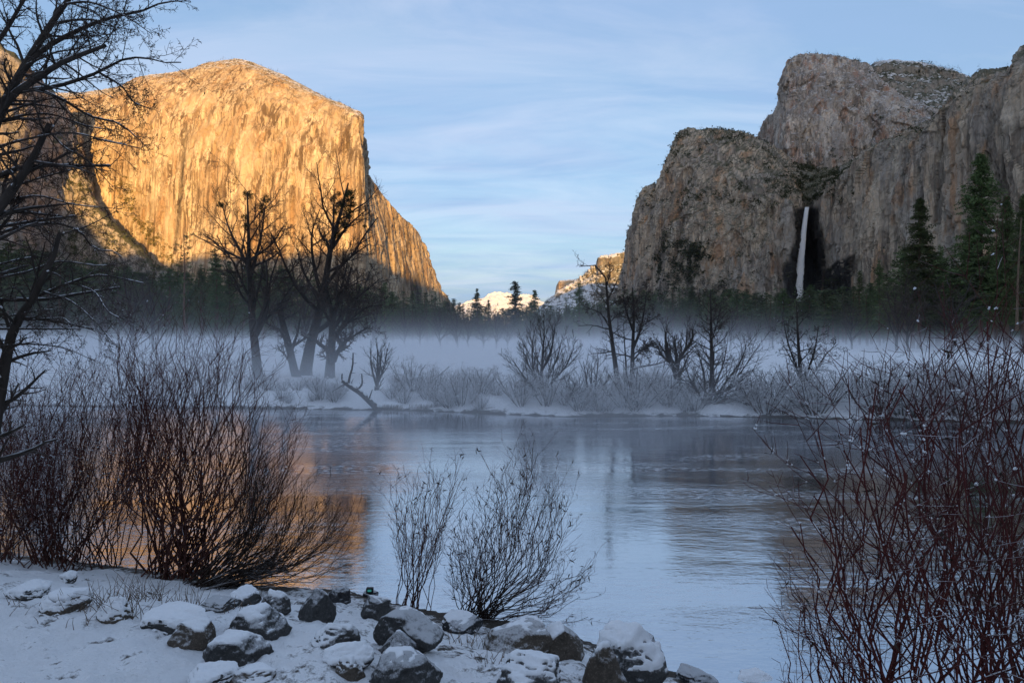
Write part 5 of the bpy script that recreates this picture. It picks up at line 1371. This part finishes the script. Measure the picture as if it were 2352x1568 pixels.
shrub('dogwood_shrub', 'low red stems splaying left at the bottom right, close to the water', (1960, 1680), fan_random(rs, 16, 1790, 2010, lambda u: ip(u, [0, .5, 1], [1400, 1250, 1150]), 0.4, (0.05, 0.2), 90), 212, [M['red'], M['red'], M['red']], SP_BIG, 0.009, 0.003, 0.0024, snow=(0.3, 1.8, 0.006), spread=0.25, Ybase=4.9)

# dry weeds poking through the snow
for i, (px, py, n, h, lab) in enumerate([(285, 1420, 46, 0.42, 'dry brown weeds beside the small frosted mound'), (215, 1395, 30, 0.34, 'wispy weeds right of the rounded snow mound'), (330, 1375, 40, 0.4, 'weeds in front of the large willow foot'), (420, 1385, 30, 0.3, 'weeds between the large willow and the flat slab'),
        (180, 1440, 5, 0.24, 'few bent stalks on the open snow'), (115, 1435, 2, 0.16, 'single short stick standing in the snow'), (60, 1400, 10, 0.2, 'thin grass at the left edge of the snow'), (1150, 1475, 40, 0.22, 'frosty grass in front of the wide dark boulder'), (1070, 1480, 26, 0.18, 'frosty grass left of the wide dark boulder'), (590, 1375, 26, 0.22, 'frosty weeds behind the square block'), (560, 1400, 20, 0.2, 'weeds left of the square block'), (1130, 1520, 22, 0.15, 'short frosted grass left of the tilted slab')]):
    r = random.Random(300 + i)
    x, y, z = hit(px, py)
    polys = []
    for k in range(n):
        a = r.random() * 6.28; q = 0.22 * math.sqrt(r.random()) * (1 if n > 5 else 0.5)
        p = Vector((x + math.cos(a) * q, y + math.sin(a) * q, 0)); p.z = gz(p.x, p.y) - 0.02
        polys.append(walk(r, p, Vector((r.gauss(0, .4), r.gauss(0, .4), 1)), h * r.uniform(0.4, 1.1), 0.0045, 0.0018, 5, 0.14, -0.06))
    o = empty('weed_clump', (x, y, z), label=lab, category='weeds')
    link_obj('stalks', tube_mesh('stalks', [(np.array([tuple(v) for v in p]) - np.array((x, y, z)), q) for p, q in polys], 3), M['weed'], o, kind='stuff')
    if n > 8:
        sn = snow_bits(r, polys, 0.10, 2.0, 0.005, flat_only=False)
        if sn: link_obj('snow', tube_mesh('snow', [(np.array(p) - np.array((x, y, z)), q) for p, q in sn], 4), M['snow'], o, kind='stuff')

# ------------------------------------------------------------------ overhanging trees on the left
def overhang():
    r = random.Random(12)
    Y = 9.0
    def lp(pts, a, b, dy=0.0): return limb_px(pts, Y + dy, a * 1.3, b * 1.3, 12, depth=r.uniform(-0.8, 0.8))
    limbs = [
        lp([(-190, 1250), (-150, 1000), (-110, 800), (-60, 600), (0, 465), (47, 415), (97, 319), (114, 284)], 0.15, 0.025),
        lp([(-80, 660), (-50, 420), (0, 259), (47, 169), (103, 78), (125, 44), (162, -8), (190, -60)], 0.075, 0.02),
        lp([(40, 180), (94, 119), (175, 72), (256, 41), (328, 25), (375, 6), (437, 3)], 0.030, 0.004),
        lp([(119, 56), (169, 47), (219, 47), (260, 60)], 0.016, 0.004),
        lp([(-40, 380), (19, 231), (94, 175), (137, 147), (242, 105)], 0.045, 0.016),
        lp([(10, 225), (40, 212), (125, 200), (212, 172), (269, 144), (294, 133), (340, 134), (369, 144), (416, 144)], 0.024, 0.004),
        lp([(231, 169), (281, 200), (306, 234), (344, 250)], 0.012, 0.004),
        lp([(90, 206), (147, 231), (212, 269), (268, 282), (330, 330)], 0.017, 0.004),
        lp([(-20, 410), (66, 381), (162, 381), (254, 381)], 0.022, 0.012),
        lp([(30, 428), (125, 400), (194, 384)], 0.012, 0.005),
        lp([(-10, 466), (53, 456)], 0.012, 0.006),
        lp([(-40, 300), (30, 270), (110, 262), (200, 290), (260, 300)], 0.014, 0.004),
        lp([(-30, 345), (60, 320), (150, 305), (250, 325), (320, 340)], 0.013, 0.004),
        lp([(112, 300), (150, 340), (190, 360), (260, 430)], 0.010, 0.003),
        lp([(150, 10), (200, 5), (250, 20), (300, 45), (350, 80)], 0.012, 0.003),
        lp([(-30, 130), (20, 60), (60, -10), (90, -60)], 0.025, 0.01),
        lp([(60, 150), (130, 120), (190, 110), (250, 80)], 0.011, 0.003),
    ]
    lv = ramify(r, limbs, [dict(n=22, max=1.0, t0=0.12, len=(0.14, 0.36), ang=(25, 60), seg=6, wander=0.10, trop=0.0, rr=0.45, taper=0.3),
                           dict(n=6, t0=0.12, len=(0.25, 0.5), ang=(25, 60), seg=4, wander=0.12, trop=-0.01, rr=0.6),
                           dict(n=4, t0=0.1, len=(0.3, 0.6), ang=(25, 65), seg=3, wander=0.14, trop=0.0, rr=0.7)], 0.0030)
    nr = np.random.RandomState(3)
    V, T = leaves_on(nr, lv[-1], 5200, 0.022, 1.6, 1.4, 1)
    sn = snow_caps(r, limbs, 0.007, 0.62) + snow_bits(r, lv[1], 0.08, 1.3, 0.004)
    build_tree('alder_tree', 'big leafless alder overhanging from the left with snow along its limbs', 'tree', lv, [M['bark'], M['bark'], M['twig_brown']], [8, 4, 3], tuple(limbs[0][0][0]), snow=sn, leaves=('catkins', V, T, M['leafdry']))
    r = random.Random(13); Y = 9.6
    limbs = [
        lp([(-40, 1150), (0, 900), (40, 735), (72, 697), (84, 663), (125, 585), (137, 535)], 0.09, 0.02),
        lp([(90, 679), (150, 654), (234, 632), (287, 641), (330, 650)], 0.018, 0.004), lp([(-20, 689), (94, 688), (175, 676), (275, 660)], 0.020, 0.012),
        lp([(-20, 612), (53, 594), (102, 588)], 0.013, 0.005), lp([(-20, 755), (109, 755), (186, 755)], 0.013, 0.005), lp([(178, 654), (219, 672), (250, 716), (298, 738)], 0.010, 0.003),
        lp([(6, 729), (75, 715), (131, 710)], 0.010, 0.004), lp([(-20, 524), (109, 504), (172, 496)], 0.018, 0.010), lp([(-20, 542), (56, 519), (125, 513), (184, 532), (219, 572), (269, 579), (279, 590)], 0.017, 0.005),
        lp([(60, 735), (140, 730), (165, 745)], 0.009, 0.004), lp([(-20, 640), (60, 625), (140, 600), (230, 610), (300, 600)], 0.012, 0.003), lp([(-20, 470), (80, 450), (170, 470), (280, 480)], 0.012, 0.003),
        lp([(-20, 800), (60, 790), (150, 800), (220, 830)], 0.012, 0.003), lp([(100, 670), (160, 690), (220, 740), (260, 790)], 0.010, 0.003)]
    lv = ramify(r, limbs, [dict(n=18, max=0.9, t0=0.12, len=(0.16, 0.40), ang=(25, 60), seg=6, wander=0.10, trop=0.0, rr=0.45, taper=0.3),
                           dict(n=6, t0=0.12, len=(0.25, 0.5), ang=(25, 60), seg=4, wander=0.12, trop=-0.01, rr=0.6),
                           dict(n=3, t0=0.1, len=(0.3, 0.6), ang=(25, 65), seg=3, wander=0.14, trop=0.0, rr=0.7)], 0.0028)
    V, T = leaves_on(nr, lv[-1], 2600, 0.022, 1.6, 1.4, 1)
    sn = snow_caps(r, limbs, 0.006, 0.75) + snow_bits(r, lv[1], 0.10, 1.3, 0.004)
    build_tree('alder_tree', 'smaller leafless alder on the left bank with snowy level boughs below the big one', 'tree', lv, [M['bark'], M['bark'], M['twig_brown']], [8, 4, 3], tuple(limbs[0][0][0]), snow=sn, leaves=('catkins', V, T, M['leafdry']))
overhang()

# ------------------------------------------------------------------ boulders
def ico(sub):
    import bmesh
    bm = bmesh.new(); bmesh.ops.create_icosphere(bm, subdivisions=sub, radius=1.0)
    V = np.array([v.co[:] for v in bm.verts]); Tt = np.array([[v.index for v in f.verts] for f in bm.faces]); bm.free()
    return V, Tt
ICO_V, ICO_T = ico(5)
def vnormals(V, T):
    n = np.cross(V[T[:, 1]] - V[T[:, 0]], V[T[:, 2]] - V[T[:, 0]])
    o = np.zeros_like(V)
    for k in range(3): np.add.at(o, T[:, k], n)
    return o / (np.linalg.norm(o, axis=1)[:, None] + 1e-12)

def boulder(x0, x1, ytop, ybot, label, mat, seed, snow=0.05, cover=0.0, cuts=11, deep=0.8, sink=0.42, tilt=0.0, peak=0.0, name='boulder', side=(0, 0), Yadd=0.0):
    """a boulder seen between two columns and two rows of the picture"""
    nr = np.random.RandomState(seed)
    px = (x0 + x1) / 2
    X, Y, Z = hit(px, ybot)
    Y += Yadd
    wdt = (x1 - x0) / F * Y; hgt = (ybot - ytop) / F * Y
    hgt = max(0.66 * hgt, hgt - 0.20 * wdt * deep)
    V = ICO_V.copy()
    for k in range(cuts):
        d = nr.normal(size=3); d[2] = abs(d[2]) * 0.8; d /= np.linalg.norm(d)
        c = 0.56 + 0.26 * nr.rand()
        s = V @ d
        V = V - d[None, :] * np.clip(s - c, 0, None)[:, None] * 0.93
    V = V + vnormals(V, ICO_T) * (0.12 * fbm(V * 1.3 + seed * 3.1, 4) + 0.06 * fbm(V * 4 + seed, 4, 0.6))[:, None]
    if peak: V[:, 2] += peak * np.clip(1 - np.hypot(V[:, 0] - 0.1, V[:, 1]) * 1.2, 0, 1)
    mn, mx = V.min(0), V.max(0)
    V = (V - (mn + mx) / 2) / (mx - mn)
    V = V * np.array([wdt, wdt * deep, hgt * (1 + sink)])
    ct, st = math.cos(tilt), math.sin(tilt)
    V = np.stack([V[:, 0] * ct - V[:, 2] * st, V[:, 1], V[:, 0] * st + V[:, 2] * ct], 1)
    V[:, 2] += hgt * (1 + sink) / 2 - hgt * sink
    o = empty(name, (X, Y + wdt * deep * 0.36, Z - 0.01), label=label, category='boulder' if name == 'boulder' else 'mound')
    link_obj('stone', mesh_np('stone', V, tris=ICO_T), mat, o)
    n = vnormals(V, ICO_T)
    if snow > 0:
        drift = n[:, 2] + side[0] * n[:, 0] + side[1] * n[:, 1]
        f = drift + 0.25 * fbm(V * 4.0 + seed, 3) + 0.10 * fbm(V * 20.0 + seed, 4, 0.6) - (0.82 - cover)
        k = sstep(0.0, 0.45, f)
        off = np.where(f > 0, snow * (0.12 + 0.5 * k) + 0.020 * fbm(V * 16 + 3, 4, 0.65) * k, -0.05 - 0.05 * sstep(0, -0.3, f))
        C = V + (n * 0.55 + np.array([0, 0, 0.45])) * off[:, None]
        keep = (f > -0.22)[ICO_T].all(1)
        tri = ICO_T[keep]
        used = np.unique(tri); remap = np.zeros(len(C), int); remap[used] = np.arange(len(used))
        link_obj('snow_cap', mesh_np('snow_cap', C[used], tris=remap[tri]), M['snow'], o, kind='stuff')
    return o
RD, RB, RW = M['rock_dark'], M['rock_brown'], M['rock_wet']
for a in [
    (0, 88, 1344, 1376, 'low snowy ledge at the left picture edge', RD, 1, 0.06, 0.5),
    (68, 182, 1361, 1411, 'rounded snow covered mound on the open snow at left', RB, 2, 0.07, 0.38),
    (132, 167, 1313, 1338, 'small white snow dome below the left dogwoods', RD, 3, 0.06, 0.5),
    (212, 288, 1374, 1430, 'small frosted mound with weeds, left of the flat slab', RB, 4, 0.06, 0.4),
    (312, 468, 1397, 1452, 'long flat slab under thick snow, left of the brown boulder', RD, 5, 0.06, 0.42),
    (378, 478, 1419, 1486, 'brown boulder with patchy snow, front of the long flat slab', RB, 6, 0.035, 0.08),
    (507, 648, 1382, 1470, 'tall square block with a snow top, behind the rounded boulder', RD, 7, 0.05, 0.12),
    (448, 532, 1371, 1404, 'bare dark stone behind the tall square block', RD, 8, 0.02, -0.3),
    (520, 592, 1346, 1388, 'snowy stone at the water below the sweeping willow', RD, 9, 0.05, 0.25),
    (592, 664, 1354, 1408, 'half snowed stone between the square block and the dark dome', RD, 10, 0.05, 0.15),
    (680, 764, 1342, 1424, 'dark dome boulder with snow on its right shoulder', RD, 11, 0.035, -0.18),
    (747, 803, 1341, 1382, 'small bare black boulder at the water behind the dark dome', RW, 12, 0.0, 0),
    (832, 866, 1352, 1372, 'little dark stone at the water carrying the small device', RW, 13, 0.0, 0),
    (826, 896, 1363, 1420, 'dark wedge stone with a snowy right slope, left of the great dome', RD, 14, 0.03, -0.12),
    (705, 823, 1424, 1488, 'frosted boulder left of the great dome, dark on its right face', RD, 16, 0.035, 0.12),
    (846, 1016, 1385, 1486, 'great dome boulder with a thin snow rim, centre of the rock row', RD, 15, 0.03, -0.22),
    (1012, 1108, 1407, 1456, 'dark stone at the foot of the leafy willow, snow on its left', RW, 21, 0.04, 0.0),
    (1107, 1272, 1412, 1500, 'wide dark boulder with a snowy ridge, right of the leafy willow foot', RB, 22, 0.045, -0.08),
    (1240, 1344, 1428, 1517, 'upright brown boulder with snow on its left shoulder', RB, 23, 0.045, 0.02),
    (455, 606, 1440, 1531, 'rounded boulder with a full snow top, front of the square block', RD, 17, 0.05, 0.12),
    (730, 852, 1480, 1534, 'low boulder buried in snow, left of the front dome', RD, 19, 0.05, 0.32),
    (765, 836, 1510, 1563, 'small half buried stone touching the front dome', RB, 20, 0.04, 0.25),
    (858, 958, 1442, 1508, 'pointed stone with a snowy tip behind the front dome', RD, 18, 0.035, -0.05),
    (836, 1010, 1480, 1592, 'large dome boulder cut by the bottom edge with frosty crest', RD, 24, 0.025, -0.05),
    (1339, 1444, 1472, 1580, 'blocky brown boulder half under snow at the front of the white mass', RB, 25, 0.06, 0.15),
    (1350, 1542, 1438, 1572, 'big boulder heaped with thick snow at the water edge', RD, 26, 0.11, 0.25),
    (1137, 1292, 1498, 1576, 'tilted slab with a smooth snow top near the bottom edge', RD, 27, 0.05, 0.2),
    (1558, 1660, 1536, 1585, 'flat wet black rock in the water right of the white mass', RW, 28, 0.0, 0),
    (415, 522, 1541, 1582, 'faint snow buried mound at the bottom edge', RD, 29, 0.05, 0.6),
    (517, 622, 1532, 1576, 'low frosty stone with a brown corner at the bottom edge', RB, 30, 0.02, 0.15),
    (1700, 1800, 1552, 1590, 'small snow lump at the bottom edge by the red stems', RD, 32, 0.06, 0.5),
]:
    x0, x1, yt, yb, lab, mt, sd, sn_, cv = a
    boulder(x0, x1, yt, yb, lab, mt, sd, sn_, cv, deep=0.85 if yb - yt > 50 else 1.0, peak=0.5 if sd == 18 else 0.0, tilt={27: 0.12, 14: -0.25, 11: -0.12, 23: 0.1}.get(sd, 0.0), side={11: (0.5, 0), 14: (0.6, 0), 21: (-0.5, 0), 23: (-0.4, 0), 16: (-0.4, 0.0), 15: (0.2, 0.3)}.get(sd, (0, 0)))

# small black box with a teal light, left on a stone
def device():
    import bmesh
    X, Y, Z = hit(849, 1372)
    zt = at(849, 1363, Y)[2]
    s = 16 / F * Y
    o = empty('camera_box', (X, Y + 0.02, zt), label='small black boxy device with a teal light on a stone at the water', category='device')
    def bx(nm, dims, loc, m, bev=0.006):
        bm = bmesh.new(); bmesh.ops.create_cube(bm, size=1.0)
        bmesh.ops.scale(bm, vec=dims, verts=bm.verts); bmesh.ops.bevel(bm, geom=list(bm.edges), offset=bev, segments=2, affect='EDGES')
        bmesh.ops.translate(bm, vec=loc, verts=bm.verts)
        me_ = bpy.data.meshes.new(nm); bm.to_mesh(me_); bm.free()
        return link_obj(nm, me_, m, o)
    bk = mat_simple('black_plastic', (0.012, 0.012, 0.013), 0.4, 0.5)
    bx('housing', (s, s * 0.6, s * 0.85), (0, 0, s * 0.43), bk)
    bx('screen', (s * 0.55, s * 0.06, s * 0.3), (0, -s * 0.32, s * 0.5), mat_simple('teal_screen', (0.03, 0.16, 0.15), 0.3, 0.5, (0.03, 0.20, 0.18)), 0.002)
    bx('mount', (s * 0.5, s * 0.4, s * 0.3), (0, 0, -s * 0.12), bk)
device()

# ------------------------------------------------------------------ mist lying on the meadow and the river
def mist():
    m = bpy.data.materials.new('mist'); m.use_nodes = True
    t = m.node_tree
    for n_ in list(t.nodes): t.nodes.remove(n_)
    out = N(t, 'ShaderNodeOutputMaterial'); pv = N(t, 'ShaderNodeVolumePrincipled')
    pv.inputs['Color'].default_value = (0.93, 0.94, 0.97, 1); pv.inputs['Anisotropy'].default_value = 0.0
    g = N(t, 'ShaderNodeTexCoord'); P = g.outputs['Object']
    sx = N(t, 'ShaderNodeSeparateXYZ'); link(t, P, sx.inputs[0])
    x, y, z = sx.outputs
    nz = noise(t, mapping(t, P, (0.016, 0.016, 0.05)), 1.0, 4, 0.6, 0.6)
    # dense low layer over the meadow, thinner above it and over the river
    nh = noise(t, mapping(t, P, (0.011, 0.014, 0.02), (0, 0, 0.4), (5, 2, 1)), 1.0, 4, 0.6, 0.8)
    zz = math_n(t, 'DIVIDE', math_n(t, 'MAXIMUM', z, 0.0), ramp(t, nh, [(0.36, 0.10), (0.62, 0.37)]))
    zz = math_n(t, 'MULTIPLY', zz, 0.1)
    lay = math_n(t, 'POWER', 2.718, math_n(t, 'MULTIPLY', math_n(t, 'MULTIPLY', zz, zz), -1.0))
    hi = math_n(t, 'POWER', 2.718, math_n(t, 'MULTIPLY', math_n(t, 'MAXIMUM', z, 0.0), -1 / 9.0))
    mead = math_n(t, 'SMOOTHSTEP' if False else 'MULTIPLY', 1.0, 1.0)
    def sm(v, a, b):
        n_ = N(t, 'ShaderNodeMapRange', interpolation_type='SMOOTHSTEP'); link(t, v, n_.inputs['Value'])
        n_.inputs['From Min'].default_value = a; n_.inputs['From Max'].default_value = b
        return n_.outputs['Result']
    ymask = sm(y, 34.0, 90.0)
    yend = math_n(t, 'SUBTRACT', 1.0, sm(y, 330.0, 440.0))
    # thinner to the right, where the snowfield shows
    xr = math_n(t, 'SUBTRACT', 1.0, math_n(t, 'MULTIPLY', sm(math_n(t, 'DIVIDE', x, math_n(t, 'MAXIMUM', y, 10.0)), 0.18, 0.42), 0.72))
    low = math_n(t, 'MULTIPLY', math_n(t, 'MULTIPLY', lay, math_n(t, 'MULTIPLY_ADD', ymask, 0.34, 0.66)), 0.072)
    high = math_n(t, 'MULTIPLY', math_n(t, 'MULTIPLY', hi, math_n(t, 'MULTIPLY_ADD', ymask, 0.9, 0.1)), 0.00045)
    den = math_n(t, 'MULTIPLY', math_n(t, 'ADD', low, high), math_n(t, 'MULTIPLY', yend, xr))
    den = math_n(t, 'MULTIPLY', den, ramp(t, nz, [(0.40, 0.08), (0.60, 1.7)]))
    zt = math_n(t, 'SUBTRACT', 1.0, sm(z, 24.0, 34.0))
    den = math_n(t, 'MULTIPLY', math_n(t, 'MULTIPLY', den, zt), sm(y, 12.0, 34.0))
    link(t, den, pv.inputs['Density'])
    link(t, pv.outputs[0], out.inputs['Volume'])
    V = [(-330, 12, 0.02), (330, 12, 0.02), (330, 440, 0.02), (-330, 440, 0.02), (-330, 12, 34), (330, 12, 34), (330, 440, 34), (-330, 440, 34)]
    q = [(0, 3, 2, 1), (4, 5, 6, 7), (0, 1, 5, 4), (1, 2, 6, 5), (2, 3, 7, 6), (3, 0, 4, 7)]
    me_ = mesh_np('mist', V, quads=q, smooth=False)
    link_obj('mist', me_, m, kind='stuff', label='low bank of pale mist over the meadow and far river', category='mist')
mist()

# ------------------------------------------------------------------ things that would still share a label are told apart by their order from left to right
def order_labels():
    same = {}
    for o in bpy.data.objects:
        if o.parent is None and o.get('label') and o.get('kind') != 'structure': same.setdefault(o['label'], []).append(o)
    words = {2: ['left', 'right'], 3: ['leftmost', 'middle', 'rightmost'], 4: ['leftmost', 'second', 'third', 'rightmost'], 5: ['leftmost', 'second', 'middle', 'fourth', 'rightmost']}
    for lab, lst in same.items():
        if len(lst) in words and len(lab.split()) < 16:
            lst.sort(key=lambda o: o.location.x / max(1.0, o.location.y))
            for w_, o in zip(words[len(lst)], lst): o['label'] = w_ + ' ' + lab
order_labels()
